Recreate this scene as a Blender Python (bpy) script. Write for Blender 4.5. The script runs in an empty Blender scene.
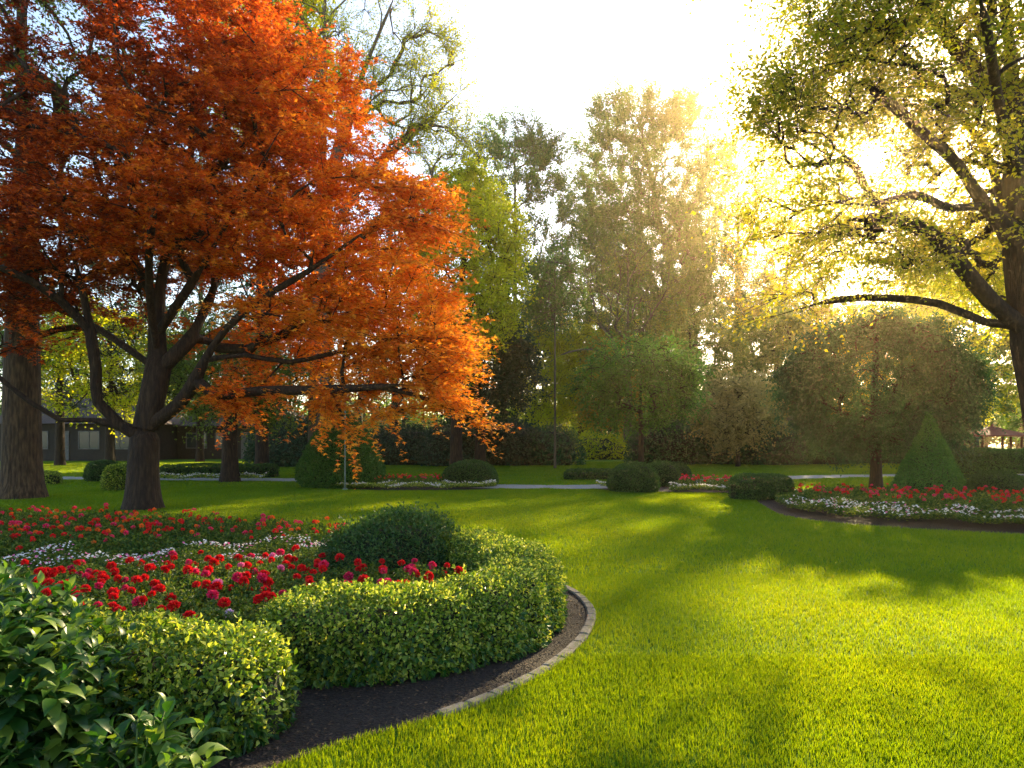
import bpy, math, random
import numpy as np
from mathutils import Vector

# ------------------------------------------------------------------ camera, sky, sun, exposure
C = bpy.context.scene.collection
scene = bpy.context.scene
F, HC, YH = 682.67, 1.6, 438.0
cam_d = bpy.data.cameras.new('camera'); cam = bpy.data.objects.new('camera', cam_d); C.objects.link(cam)
cam.location = (0, 0, HC); cam.rotation_euler = (math.radians(90), 0, 0)
cam_d.lens = 24; cam_d.sensor_width = 36; cam_d.shift_y = (YH - 384) / 1024
cam_d.clip_start = 0.05; cam_d.clip_end = 3000
scene.camera = cam
SUN = np.array([873 - 512, F, YH - 160.0]); SUN = SUN / np.linalg.norm(SUN)
SUN_EL = math.asin(SUN[2]); SUN_AZ = math.atan2(SUN[0], SUN[1])
world = bpy.data.worlds.new('World'); scene.world = world; world.use_nodes = True
wn, wl = world.node_tree.nodes, world.node_tree.links
wn.clear()
sky = wn.new('ShaderNodeTexSky'); sky.sky_type = 'NISHITA'; sky.sun_disc = False
sky.sun_elevation = SUN_EL; sky.sun_rotation = SUN_AZ
sky.air_density = 1.0; sky.dust_density = 1.0; sky.ozone_density = 1.0
bg = wn.new('ShaderNodeBackground'); bg.inputs['Strength'].default_value = 0.09
wl.new(sky.outputs[0], bg.inputs['Color'])
# the sun's own disc and aureole in the sky
geo = wn.new('ShaderNodeTexCoord'); dotn = wn.new('ShaderNodeVectorMath'); dotn.operation = 'DOT_PRODUCT'
dotn.inputs[1].default_value = tuple(SUN); wl.new(geo.outputs['Generated'], dotn.inputs[0])
ac = wn.new('ShaderNodeMath'); ac.operation = 'ARCCOSINE'; wl.new(dotn.outputs['Value'], ac.inputs[0])
mr = wn.new('ShaderNodeMapRange'); mr.interpolation_type = 'SMOOTHERSTEP'
mr.inputs['From Min'].default_value = math.radians(0.45); mr.inputs['From Max'].default_value = math.radians(1.1)
mr.inputs['To Min'].default_value = 25.0; mr.inputs['To Max'].default_value = 0.0
wl.new(ac.outputs[0], mr.inputs['Value'])
bg2 = wn.new('ShaderNodeBackground'); bg2.inputs['Color'].default_value = (1, 0.86, 0.6, 1)
wl.new(mr.outputs[0], bg2.inputs['Strength'])
ads = wn.new('ShaderNodeAddShader'); wl.new(bg.outputs[0], ads.inputs[0]); wl.new(bg2.outputs[0], ads.inputs[1])
wo = wn.new('ShaderNodeOutputWorld'); wl.new(ads.outputs[0], wo.inputs['Surface'])
sl = bpy.data.lights.new('sun_lamp', 'SUN'); sl.energy = 5.0; sl.angle = math.radians(0.6); sl.color = (1.0, 0.78, 0.44)
so = bpy.data.objects.new('sun_lamp', sl); C.objects.link(so)
so.rotation_euler = Vector(tuple(SUN)).to_track_quat('Z', 'Y').to_euler()
scene.view_settings.view_transform = 'Standard'; scene.view_settings.look = 'None'
scene.view_settings.gamma = 1.0; scene.view_settings.use_curve_mapping = False
scene.view_settings.exposure = 2.35
scene.render.engine = 'CYCLES'
cy = scene.cycles
cy.max_bounces = 7; cy.diffuse_bounces = 3; cy.glossy_bounces = 2; cy.transmission_bounces = 5
cy.volume_bounces = 0; cy.transparent_max_bounces = 4; cy.use_denoising = True
cy.sample_clamp_indirect = 4.0; cy.caustics_reflective = False; cy.caustics_refractive = False
cy.use_adaptive_sampling = True; cy.adaptive_threshold = 0.02
HAZE_DENSITY = 0.0008

rng = np.random.default_rng(7)
TAU = 2 * math.pi

def G(px, py):                       # pixel of a ground point -> X, Y
    Y = F * HC / (py - YH); return ((px - 512) / F * Y, Y)
def P(px, py, Y):
    return np.array([(px - 512) / F * Y, Y, HC - (py - YH) / F * Y])

# ------------------------------------------------------------------ materials
def newmat(name):
    m = bpy.data.materials.new(name); m.use_nodes = True
    m.node_tree.nodes.clear(); return m, m.node_tree.nodes, m.node_tree.links

def ramp(n, cols):
    r = n.new('ShaderNodeValToRGB'); e = r.color_ramp.elements
    while len(e) < len(cols): e.new(0.5)
    for i, c in enumerate(cols):
        pos, col = c if isinstance(c[0], (int, float)) and isinstance(c[1], tuple) else (i / (len(cols) - 1), c)
        e[i].position = pos; e[i].color = (*col, 1)
    return r

def leafmat(name, cols, trans=0.45, tmul=(1.6, 1.45, 0.6), rough=0.5, spec=0.25, noise=0.0, nscale=0.6, zgrad=None, island=True):
    m, n, l = newmat(name)
    out = n.new('ShaderNodeOutputMaterial')
    g = n.new('ShaderNodeNewGeometry')
    r = ramp(n, cols)
    src = g.outputs['Random Per Island']
    if not island:
        wn_ = n.new('ShaderNodeTexWhiteNoise'); wn_.noise_dimensions = '3D'
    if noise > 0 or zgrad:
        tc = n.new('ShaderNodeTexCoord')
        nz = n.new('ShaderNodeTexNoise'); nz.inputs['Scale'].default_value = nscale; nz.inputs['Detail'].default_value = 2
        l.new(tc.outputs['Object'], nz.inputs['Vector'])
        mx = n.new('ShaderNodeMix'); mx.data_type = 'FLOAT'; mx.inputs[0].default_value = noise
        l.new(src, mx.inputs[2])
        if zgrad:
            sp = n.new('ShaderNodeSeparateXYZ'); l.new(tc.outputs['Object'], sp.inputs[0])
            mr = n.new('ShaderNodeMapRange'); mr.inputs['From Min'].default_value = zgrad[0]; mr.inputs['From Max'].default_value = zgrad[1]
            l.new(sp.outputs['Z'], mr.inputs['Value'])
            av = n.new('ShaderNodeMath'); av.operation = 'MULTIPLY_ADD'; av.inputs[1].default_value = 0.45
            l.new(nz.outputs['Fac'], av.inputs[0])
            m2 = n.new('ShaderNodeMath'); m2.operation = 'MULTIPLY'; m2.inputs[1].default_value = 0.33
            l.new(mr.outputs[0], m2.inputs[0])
            shade_x = n.new('ShaderNodeMapRange'); shade_x.inputs['From Min'].default_value = 5.0; shade_x.inputs['From Max'].default_value = -3.0  # darker to the left: shade on that side put into leaf colour
            l.new(sp.outputs['X'], shade_x.inputs['Value']); m3 = n.new('ShaderNodeMath'); m3.operation = 'MULTIPLY_ADD'; m3.inputs[1].default_value = 0.62
            l.new(shade_x.outputs[0], m3.inputs[0]); l.new(m2.outputs[0], m3.inputs[2]); l.new(m3.outputs[0], av.inputs[2]); l.new(av.outputs[0], mx.inputs[3])
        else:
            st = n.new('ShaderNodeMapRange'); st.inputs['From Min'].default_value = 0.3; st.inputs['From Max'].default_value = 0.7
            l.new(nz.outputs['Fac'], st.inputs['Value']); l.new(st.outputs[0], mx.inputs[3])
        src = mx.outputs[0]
    l.new(src, r.inputs[0])
    b = n.new('ShaderNodeBsdfPrincipled'); b.inputs['Roughness'].default_value = rough
    b.inputs['Specular IOR Level'].default_value = spec
    l.new(r.outputs[0], b.inputs['Base Color'])
    t = n.new('ShaderNodeBsdfTranslucent')
    mu = n.new('ShaderNodeMix'); mu.data_type = 'RGBA'; mu.blend_type = 'MULTIPLY'; mu.inputs[0].default_value = 1
    mu.clamp_result = False
    l.new(r.outputs[0], mu.inputs[6]); mu.inputs[7].default_value = (*tmul, 1)
    l.new(mu.outputs[2], t.inputs['Color'])
    ms = n.new('ShaderNodeMixShader'); ms.inputs[0].default_value = trans
    l.new(b.outputs[0], ms.inputs[1]); l.new(t.outputs[0], ms.inputs[2]); l.new(ms.outputs[0], out.inputs['Surface'])
    return m

def solid(name, cols, scale=8.0, rough=0.8, bump=0.4, bscale=20.0, stretch=(1, 1, 1), dist=0.02, spec=0.3, detail=6):
    m, n, l = newmat(name)
    out = n.new('ShaderNodeOutputMaterial'); tc = n.new('ShaderNodeTexCoord')
    mp = n.new('ShaderNodeMapping'); mp.inputs['Scale'].default_value = stretch
    l.new(tc.outputs['Object'], mp.inputs['Vector'])
    nz = n.new('ShaderNodeTexNoise'); nz.inputs['Scale'].default_value = scale; nz.inputs['Detail'].default_value = detail
    l.new(mp.outputs[0], nz.inputs['Vector'])
    st = n.new('ShaderNodeMapRange'); st.inputs['From Min'].default_value = 0.3; st.inputs['From Max'].default_value = 0.7
    l.new(nz.outputs['Fac'], st.inputs['Value'])
    r = ramp(n, cols); l.new(st.outputs[0], r.inputs[0])
    b = n.new('ShaderNodeBsdfPrincipled'); b.inputs['Roughness'].default_value = rough; b.inputs['Specular IOR Level'].default_value = spec
    l.new(r.outputs[0], b.inputs['Base Color'])
    n2 = n.new('ShaderNodeTexNoise'); n2.inputs['Scale'].default_value = bscale; n2.inputs['Detail'].default_value = 5
    l.new(mp.outputs[0], n2.inputs['Vector'])
    bp = n.new('ShaderNodeBump'); bp.inputs['Strength'].default_value = bump; bp.inputs['Distance'].default_value = dist
    l.new(n2.outputs['Fac'], bp.inputs['Height']); l.new(bp.outputs[0], b.inputs['Normal'])
    l.new(b.outputs[0], out.inputs['Surface'])
    return m

M = {}
M['bark'] = solid('bark', [(.014, .007, .003), (.055, .030, .014), (.12, .07, .033)], scale=6, bump=1.0, bscale=9, stretch=(3, 3, .55), dist=.06)
M['bark_dark'] = solid('bark_dark', [(.008, .004, .002), (.024, .012, .006), (.055, .030, .014)], scale=6, bump=1.0, bscale=11, stretch=(3, 3, .6), dist=.04)
M['bark_grey'] = solid('bark_grey', [(.06, .05, .035), (.14, .11, .075)], scale=5, bump=.6, bscale=8, stretch=(3, 3, .6), dist=.04)
M['soil'] = solid('soil', [(.008, .005, .004), (.028, .018, .013), (.05, .033, .024)], scale=45, bump=1.0, bscale=60, dist=.03)
M['stone'] = solid('stone', [(.09, .075, .06), (.15, .13, .105), (.22, .19, .155)], scale=14, bump=.5, bscale=40, dist=.01)
M['path'] = solid('path', [(.2, .19, .18), (.3, .29, .27)], scale=10, bump=.2, bscale=40, dist=.01)
M['lawn'] = solid('lawn', [(.05, .12, .008), (.075, .165, .010), (.11, .20, .012)], scale=3, bump=.8, bscale=45, dist=.03, rough=.9, spec=.1)
M['blade'] = leafmat('blade', [(.022, .105, .005), (.04, .155, .006), (.068, .19, .008)], trans=.5, tmul=(7.5, 2.6, .12), spec=.25, rough=.45, noise=.35, nscale=.5)
M['box'] = leafmat('box', [(0.0, (.045, .10, .010)), (.45, (.11, .20, .018)), (.72, (.30, .38, .04)), (1.0, (.55, .56, .12))], trans=.45, spec=.5, rough=.35)
M['box_dark'] = leafmat('box_dark', [(.02, .055, .012), (.04, .10, .02), (.08, .15, .03)], trans=.3, spec=.35, rough=.45)
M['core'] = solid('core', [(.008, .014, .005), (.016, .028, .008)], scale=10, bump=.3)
M['laurel'] = leafmat('laurel', [(0.0, (.010, .045, .008)), (.6, (.028, .095, .012)), (1.0, (.16, .24, .03))], trans=.38, spec=.35, rough=.4)
M['rose_leaf'] = leafmat('rose_leaf', [(.025, .065, .01), (.06, .12, .015), (.18, .22, .03)], trans=.4, spec=.3)
M['maple'] = leafmat('maple', [(0.0, (.86, .52, .05)), (.3, (.82, .34, .028)), (.6, (.68, .12, .014)), (.85, (.26, .03, .012)), (1.0, (.16, .02, .012))], trans=.5, tmul=(1.25, 1.15, .7), noise=.62, nscale=.35, zgrad=(3, 10), spec=.3)  # leaf hues; the dark ramp end also paints shade into the upper left
M['g_mid'] = leafmat('g_mid', [(.045, .11, .03), (.08, .17, .04), (.14, .23, .05)], noise=.4, trans=.45)
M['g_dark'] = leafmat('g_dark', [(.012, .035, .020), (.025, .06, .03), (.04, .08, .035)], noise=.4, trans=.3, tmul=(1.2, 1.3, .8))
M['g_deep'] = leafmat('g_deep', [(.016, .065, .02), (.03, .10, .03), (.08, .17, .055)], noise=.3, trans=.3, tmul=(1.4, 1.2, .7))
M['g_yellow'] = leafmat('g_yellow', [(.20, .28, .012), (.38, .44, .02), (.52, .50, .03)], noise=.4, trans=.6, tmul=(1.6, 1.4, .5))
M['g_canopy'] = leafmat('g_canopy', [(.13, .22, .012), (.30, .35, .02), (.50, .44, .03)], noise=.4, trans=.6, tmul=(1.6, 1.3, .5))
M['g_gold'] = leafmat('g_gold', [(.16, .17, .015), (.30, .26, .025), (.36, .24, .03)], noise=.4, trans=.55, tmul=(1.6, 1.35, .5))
M['g_fresh'] = leafmat('g_fresh', [(.04, .14, .025), (.07, .21, .03), (.14, .29, .04)], noise=.3, trans=.5)
M['g_olive'] = leafmat('g_olive', [(.07, .13, .03), (.13, .19, .04), (.22, .25, .05)], noise=.4, trans=.5)
M['g_pale'] = leafmat('g_pale', [(.16, .16, .06), (.30, .27, .12), (.42, .36, .18)], noise=.3, trans=.5)
M['yew'] = leafmat('yew', [(.03, .09, .02), (.06, .15, .028), (.12, .22, .045)], trans=.25, noise=.2)
M['yew_bright'] = leafmat('yew_bright', [(.03, .12, .02), (.05, .19, .03), (.12, .28, .05)], trans=.25, noise=.2)
M['red'] = leafmat('red', [(.55, .006, .014), (.72, .014, .02), (.8, .04, .03)], trans=.35, tmul=(1.2, 1, 1), rough=.5, spec=.2)
M['crimson'] = leafmat('crimson', [(.55, .01, .05), (.75, .03, .12), (.8, .08, .2)], trans=.35, tmul=(1.2, 1, 1), spec=.2)
M['pink'] = leafmat('pink', [(.75, .12, .32), (.85, .3, .5)], trans=.35, tmul=(1.1, 1, 1), spec=.2)
M['mauve'] = leafmat('mauve', [(.6, .4, .65), (.8, .65, .8)], trans=.35, tmul=(1.1, 1, 1), spec=.2)
M['orange'] = leafmat('orange', [(.8, .10, .02), (.85, .22, .03)], trans=.35, tmul=(1.2, 1, 1), spec=.2)
M['white'] = leafmat('white', [(.7, .68, .62), (.8, .78, .76), (.75, .6, .62)], trans=.3, tmul=(1.1, 1.1, 1), spec=.2)
M['stem'] = solid('stem', [(.05, .09, .02), (.09, .13, .03)], bump=.1)
M['timber'] = solid('timber', [(.11, .035, .018), (.19, .065, .035)], scale=5, bump=.3, stretch=(1, 1, .2))
M['tile'] = solid('tile', [(.16, .045, .025), (.28, .08, .045)], scale=12, bump=.6, bscale=25, stretch=(1, 1, 3))
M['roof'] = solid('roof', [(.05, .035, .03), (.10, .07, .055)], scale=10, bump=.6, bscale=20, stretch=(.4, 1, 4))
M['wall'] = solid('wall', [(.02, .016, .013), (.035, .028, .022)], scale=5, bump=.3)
M['frame'] = solid('frame', [(.10, .095, .09), (.15, .14, .13)], bump=.05)
M['metal'] = solid('metal', [(.10, .14, .11), (.17, .21, .17)], scale=4, bump=.05, rough=.45)
def glassmat():
    m, n, l = newmat('pane_glass'); out = n.new('ShaderNodeOutputMaterial'); b = n.new('ShaderNodeBsdfPrincipled')
    b.inputs['Base Color'].default_value = (.03, .045, .05, 1); b.inputs['Roughness'].default_value = .08
    l.new(b.outputs[0], out.inputs['Surface']); return m
M['glass'] = glassmat()

# ------------------------------------------------------------------ mesh helpers
class MB:
    def __init__(s): s.v = []; s.f = []; s.n = 0          # f: (array (k, size), mat, smooth)
    def add(s, v, f, mat=0, smooth=False):
        v = np.asarray(v, dtype=np.float64).reshape(-1, 3); f = np.asarray(f, dtype=np.int64)
        if len(f) == 0: return
        s.v.append(v); s.f.append((f + s.n, mat, smooth)); s.n += len(v)
    def box(s, x0, x1, y0, y1, z0, z1, mat=0):
        v = [(x0, y0, z0), (x1, y0, z0), (x1, y1, z0), (x0, y1, z0), (x0, y0, z1), (x1, y0, z1), (x1, y1, z1), (x0, y1, z1)]
        s.add(v, [(3, 2, 1, 0), (4, 5, 6, 7), (0, 1, 5, 4), (1, 2, 6, 5), (2, 3, 7, 6), (3, 0, 4, 7)], mat)
    def build(s, name, mats, parent=None, loc=(0, 0, 0)):
        me = bpy.data.meshes.new(name)
        V = np.concatenate(s.v) if s.v else np.zeros((0, 3))
        me.vertices.add(len(V)); me.vertices.foreach_set('co', V.astype(np.float32).ravel())
        nl = sum(f.size for f, _, _ in s.f); npoly = sum(len(f) for f, _, _ in s.f)
        me.loops.add(nl); me.polygons.add(npoly)
        me.loops.foreach_set('vertex_index', np.concatenate([f.ravel() for f, _, _ in s.f]).astype(np.int32))
        tot = np.concatenate([np.full(len(f), f.shape[1]) for f, _, _ in s.f])
        me.polygons.foreach_set('loop_start', np.concatenate([[0], np.cumsum(tot)[:-1]]).astype(np.int32))
        me.polygons.foreach_set('material_index', np.concatenate([np.full(len(f), m) for f, m, _ in s.f]).astype(np.int32))
        me.polygons.foreach_set('use_smooth', np.concatenate([np.full(len(f), sm) for f, _, sm in s.f]))
        me.update(calc_edges=True)
        for m in (mats if isinstance(mats, (list, tuple)) else [mats]): me.materials.append(m)
        o = bpy.data.objects.new(name, me); C.objects.link(o); o.location = loc
        if parent: o.parent = parent
        return o

def tag(o, label=None, cat=None, group=None, kind=None):
    if label: o['label'] = label
    if cat: o['category'] = cat
    if group: o['group'] = group
    if kind: o['kind'] = kind
    return o
def empty(name, loc, label, cat, group=None, rz=0):
    o = bpy.data.objects.new(name, None); C.objects.link(o); o.empty_display_size = .2
    o.location = loc; o.rotation_euler[2] = rz
    return tag(o, label, cat, group)
def dup(root, loc, rz=0, scale=1, label=None, group=None, cat=None):
    r = root.copy(); C.objects.link(r); r.location = loc; r.rotation_euler = (0, 0, rz)
    r.scale = (scale, scale, scale) if not isinstance(scale, tuple) else scale
    if label: r['label'] = label
    if group: r['group'] = group
    if cat: r['category'] = cat
    for ch in list(root.children):
        c = ch.copy(); C.objects.link(c); c.parent = r
        for g in list(ch.children):
            d = g.copy(); C.objects.link(d); d.parent = c
    return r

def norm(a): return a / np.maximum(np.linalg.norm(a, axis=-1, keepdims=True), 1e-9)
def rnd(n): return norm(rng.normal(size=(n, 3)))

def tubes(mb, pts, rad, sides=6, mat=0):
    """pts (N,K,3), rad (N,K): N tubes of K rings."""
    pts = np.asarray(pts, float); rad = np.asarray(rad, float)
    N, K, _ = pts.shape
    t = np.gradient(pts, axis=1) if K > 1 else None
    t = norm(t)
    ref = np.where(np.abs(t[..., 2:3]) > .9, np.array([1., 0, 0]), np.array([0, 0, 1.]))
    mean = norm(pts[:, -1:] - pts[:, :1]); ref = np.where(np.abs(mean[..., 2:3]) > .8, np.array([1., 0, 0]), np.array([0, 0, 1.]))
    u = norm(np.cross(t, np.broadcast_to(ref, t.shape))); w = np.cross(t, u)
    a = np.arange(sides) / sides * TAU
    ring = pts[:, :, None] + rad[:, :, None, None] * (np.cos(a)[None, None, :, None] * u[:, :, None] + np.sin(a)[None, None, :, None] * w[:, :, None])
    V = ring.reshape(-1, 3)
    n = np.arange(N)[:, None, None] * K * sides; k = np.arange(K - 1)[None, :, None] * sides; i = np.arange(sides)[None, None, :]
    j = (i + 1) % sides
    f = np.stack([n + k + i, n + k + sides + i, n + k + sides + j, n + k + j], -1).reshape(-1, 4)
    mb.add(V, f, mat, True)
    if sides > 3 and N < 50:
        caps = np.arange(N)[:, None] * K * sides + (K - 1) * sides + np.arange(sides)[None, ::-1]
        # cap with a tiny fan: reuse ring as polygon
        mb.f.append((caps + (mb.n - len(V)), mat, False))

def leaves(mb, c, axis, nrm, L, W, mat=0, fold=.25, mode='fold'):
    """leaf blades rooted at c, pointing along axis, facing nrm"""
    n = len(c)
    axis = norm(axis); side = norm(np.cross(axis, nrm)); up = np.cross(side, axis)
    L = np.broadcast_to(np.asarray(L, float), (n,))[:, None]; W = np.broadcast_to(np.asarray(W, float), (n,))[:, None]
    if mode == 'fold':
        v = np.stack([c, c + axis * L * .45 + side * W * .5 + up * W * fold, c + axis * L - up * L * .08, c + axis * L * .45 - side * W * .5 + up * W * fold], 1)
        b = np.arange(n)[:, None] * 4
        f = np.concatenate([b + np.array([[0, 1, 2]]), b + np.array([[0, 2, 3]])])
    elif mode == 'quad':
        v = np.stack([c, c + axis * L * .5 + side * W * .5, c + axis * L, c + axis * L * .5 - side * W * .5], 1)
        f = np.arange(n * 4).reshape(n, 4)
    elif mode == 'lobed':      # three-lobed star leaf
        d1 = norm(axis * .5 + side); d2 = norm(axis * .5 - side)
        v = np.stack([c, c + axis * L * .3 + d1 * L * .18, c + d1 * L * .75 - up * L * .1, c + axis * L * .42 + side * L * .12, c + axis * L,
                      c + axis * L * .42 - side * L * .12, c + d2 * L * .75 - up * L * .1], 1)
        b = np.arange(n)[:, None] * 7
        f = np.concatenate([b + np.array([[0, 2, 3]]), b + np.array([[0, 3, 4]]), b + np.array([[0, 4, 5]]), b + np.array([[0, 5, 6]])])
    elif mode == 'big':
        rows = [(0, .06, 0), (.2, .75, .06), (.45, 1.0, .08), (.7, .72, .03), (.9, .25, -.08), (1, 0.02, -.16)]
        vs = []
        for s, w, h in rows:
            mid = c + axis * L * s + up * L * h
            vs += [mid + side * W * .5 * w + up * W * fold * w, mid, mid - side * W * .5 * w + up * W * fold * w]
        v = np.stack(vs, 1); b = np.arange(n)[:, None] * 18
        fl = []
        for r in range(5):
            a = r * 3
            fl += [b + np.array([[a, a + 1, a + 4, a + 3]]), b + np.array([[a + 1, a + 2, a + 5, a + 4]])]
        f = np.concatenate(fl)
        mb.add(v.reshape(-1, 3), f, mat, True); return
    mb.add(v.reshape(-1, 3), f, mat, False)

# ------------------------------------------------------------------ tree growing
def resample(pts, step):
    pts = np.asarray(pts, float)
    # catmull-rom
    ext = np.vstack([2 * pts[0] - pts[1], pts, 2 * pts[-1] - pts[-2]]); out = [pts[0]]
    for i in range(1, len(ext) - 2):
        p0, p1, p2, p3 = ext[i - 1:i + 3]; k = max(1, int(np.linalg.norm(p2 - p1) / step))
        for t in np.arange(1, k + 1) / k:
            out.append(.5 * (2 * p1 + (p2 - p0) * t + (2 * p0 - 5 * p1 + 4 * p2 - p3) * t * t + (3 * p1 - p0 - 3 * p2 + p3) * t ** 3))
    return np.array(out)

class Skeleton:
    def __init__(s, trunk, step=.4, crown_z=1.5):
        s.step = step; t = resample(trunk, step)
        s.pos = [p for p in t]; s.par = [-1] + list(range(len(t) - 1)); s.chains = [list(range(len(t)))]; s.tips = []
        s.ok = [p[2] > crown_z for p in t]; s.grow = list(norm(np.gradient(t, axis=0)))
        s.trunk_n = len(t); s.tips.append(len(t) - 1); s.heavy = {}
    def limb(s, pts, w=10):
        pts = np.asarray(pts, float); A = np.array(s.pos[:]); i = int(np.argmin(np.linalg.norm(A - pts[0], axis=1)))
        t = resample(np.vstack([s.pos[i], pts[1:]]), s.step); j = s._add(i, t[1:], True); s.heavy[s.chains[-1][int(len(s.chains[-1]) * .7)]] = w; return j
    def _add(s, i, t, limb=False):
        g = norm(np.gradient(np.vstack([s.pos[i], t]), axis=0))[1:]; ch = [i]
        for k in range(len(t)):
            s.pos.append(t[k]); s.par.append(ch[-1]); s.ok.append(True); s.grow.append(g[k]); ch.append(len(s.pos) - 1)
        s.chains.append(ch); s.tips.append(ch[-1]); return ch[-1]
    def reach(s, targets, lift=.3, k_ang=1.2, jit=.12, zpen=.6):
        targets = np.asarray(targets, float)
        base = np.array(s.pos[:s.trunk_n])
        d0 = np.min(np.linalg.norm(targets[:, None] - base[None], axis=2), axis=1)
        for i in np.argsort(d0):
            t = targets[i]; A = np.array(s.pos); g = np.array(s.grow); dv = t - A; d = np.linalg.norm(dv, axis=1) + 1e-6
            cos = np.sum(dv * g, 1) / d
            cost = d * (1 + k_ang * (1 - cos) * .5) + zpen * np.maximum(0, A[:, 2] - t[2]) + np.where(s.ok, 0, 1e4)
            j = int(np.argmin(cost)); dd = d[j]; K = max(2, int(dd / s.step))
            ctrl = A[j] + g[j] * dd * .3 + np.array([0, 0, lift * dd * .3]) + (t - A[j]) * .15
            u = (np.arange(1, K + 1) / K)[:, None]
            pts = (1 - u) ** 2 * A[j] + 2 * u * (1 - u) * ctrl + u * u * t
            pts[:-1] += rng.normal(size=(K - 1, 3)) * jit * s.step
            s._add(j, pts)
    def radii(s, R, r_tip, flare=0, taper=.45):
        n = len(s.pos); cnt = np.zeros(n)
        for t in s.tips: cnt[t] += 1
        for t, w in s.heavy.items(): cnt[t] += w
        for i in range(n - 1, 0, -1): cnt[s.par[i]] += cnt[i]
        p = math.log(R / r_tip) / math.log(max(cnt[0], 2)); s.r = r_tip * np.maximum(cnt, 1) ** p
        if flare:
            z = np.array(s.pos)[:, 2] - s.pos[0][2]; tr = np.arange(n) < s.trunk_n
            s.r = np.where(tr, s.r * (1 + flare * np.exp(-z / .35)) * (1 - taper * z / max(z[:s.trunk_n].max(), 1)), s.r)
        return s.r
    def mesh(s, mb, thick_sides=12):
        A = np.array(s.pos)
        byk = {}
        for ci, ch in enumerate(s.chains):
            r = s.r[ch].copy()
            if ci: r[0] = min(r[0], r[1] * 1.25)
            r[-1] *= .6
            sides = thick_sides if (ci == 0 or r[1] > .09) else (6 if r[1] > .03 else 4)
            byk.setdefault((len(ch), sides), []).append((A[ch], r))
        for (k, sd), lst in byk.items():
            tubes(mb, np.array([a for a, _ in lst]), np.array([b for _, b in lst]), sd)

def foliage(sk, wood, leafmb, ntw=8, tl=(.5, 1.0), nl=18, L=.1, W=.06, up=.1, spread=.9, droop=.15, flat=.5, mode='quad', avoid=None,
            minr=None, twr=.008, use='tips', scatter=.06, min_z=None, keep=1.0, gw=.7, plane=1.0):
    A = np.array(sk.pos); g = np.array(sk.grow)
    ids = np.array(sk.tips[1:]) if use == 'tips' else np.array([i for ch in sk.chains[1:] for i in ch[max(1, len(ch) // 2):]])
    if minr is not None: ids = ids[sk.r[ids] < minr]
    if keep < 1: ids = ids[rng.random(len(ids)) < keep]
    ids = np.repeat(ids, ntw); n = len(ids)
    B = A[ids]; D = norm((g[ids] * gw + rnd(n) * spread) * np.array([1, 1, plane]) + np.array([0, 0, up])); T = rng.uniform(tl[0], tl[1], n)
    s3 = np.array([0, .5, 1.0])
    pt = B[:, None] + D[:, None] * (T[:, None] * s3)[..., None] - np.array([0, 0, 1.]) * (droop * T[:, None] * s3 ** 2)[..., None]
    tubes(wood, pt, np.broadcast_to(np.array([1, .7, .3]) * twr, (n, 3)), 3)
    rep = np.repeat(np.arange(n), nl); m = len(rep); s = rng.uniform(.1, 1.05, m)
    c = B[rep] + D[rep] * (T[rep] * s)[:, None] - np.array([0, 0, 1.]) * (droop * T[rep] * s * s)[:, None] + rng.normal(size=(m, 3)) * scatter * np.array([1, 1, 1 - .6 * flat])
    ax = norm(D[rep] * .6 + rnd(m) * np.array([1, 1, 1 - .7 * flat]) + np.array([0, 0, -droop]))
    nr = norm(rnd(m) * (1 - flat) + np.array([0, 0, flat * 1.1]) + rnd(m) * .25)
    k = np.ones(m, bool)
    if avoid is not None: k &= avoid(c)
    if min_z is not None: k &= c[:, 2] > min_z
    c, ax, nr = c[k], ax[k], nr[k]; m = len(c); sc = rng.uniform(.65, 1.25, m)
    leaves(leafmb, c, ax, nr, L * sc, W * sc, mode=mode)

def ell(n, c, r, shell=.35, zmin=None):
    """points in an ellipsoid, biased outward"""
    d = rnd(n); q = rng.uniform(shell, 1, n) ** (1 / 1.6)
    p = np.asarray(c) + d * q[:, None] * np.asarray(r)
    if zmin is not None: p[:, 2] = np.maximum(p[:, 2], zmin + rng.uniform(0, .5, n))
    return p

def finish_tree(name, label, cat, group, x, y, sk, leafkw, leafm, barkm, R, rtip, flare=0, foliage2=None, rz=0, taper=.45):
    sk.radii(R, rtip, flare, taper)
    wood, lf = MB(), MB()
    foliage(sk, wood, lf, **leafkw)
    if foliage2: foliage(sk, wood, lf, **foliage2)
    sk.mesh(wood)
    root = empty(name, (x, y, 0), label, cat, group, rz)
    wood.build('trunk', barkm, root); lf.build('crown', leafm, root)
    return root

# ------------------------------------------------------------------ ground
BED = np.array([(-1.9, 2.7), (-1.25, 3.2), (-.95, 3.52), (-.35, 3.98), (.05, 4.45), (.39, 5.02), (.63, 5.69), (.73, 6.35), (.66, 6.96), (.45, 7.5), (0, 8.2),
                (-.8, 9.2), (-2.2, 10.4), (-4.2, 11.6), (-7, 12.7), (-10, 13), (-13, 12), (-14, 9), (-9, 5), (-5, 3), (-3, 2.3)], float)
def smooth_closed(p, k=8):
    n = len(p); out = []
    for i in range(n):
        p0, p1, p2, p3 = p[i - 1], p[i], p[(i + 1) % n], p[(i + 2) % n]
        for t in np.arange(k) / k:
            out.append(.5 * (2 * p1 + (p2 - p0) * t + (2 * p0 - 5 * p1 + 4 * p2 - p3) * t * t + (3 * p1 - p0 - 3 * p2 + p3) * t ** 3))
    return np.array(out)
BEDS = smooth_closed(BED)
def inside(poly, x, y):
    r = np.zeros(len(x), bool); n = len(poly); j = n - 1
    for i in range(n):
        xi, yi = poly[i]; xj, yj = poly[j]
        c = ((yi > y) != (yj > y)) & (x < (xj - xi) * (y - yi) / (yj - yi + 1e-12) + xi); r ^= c; j = i
    return r
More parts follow.
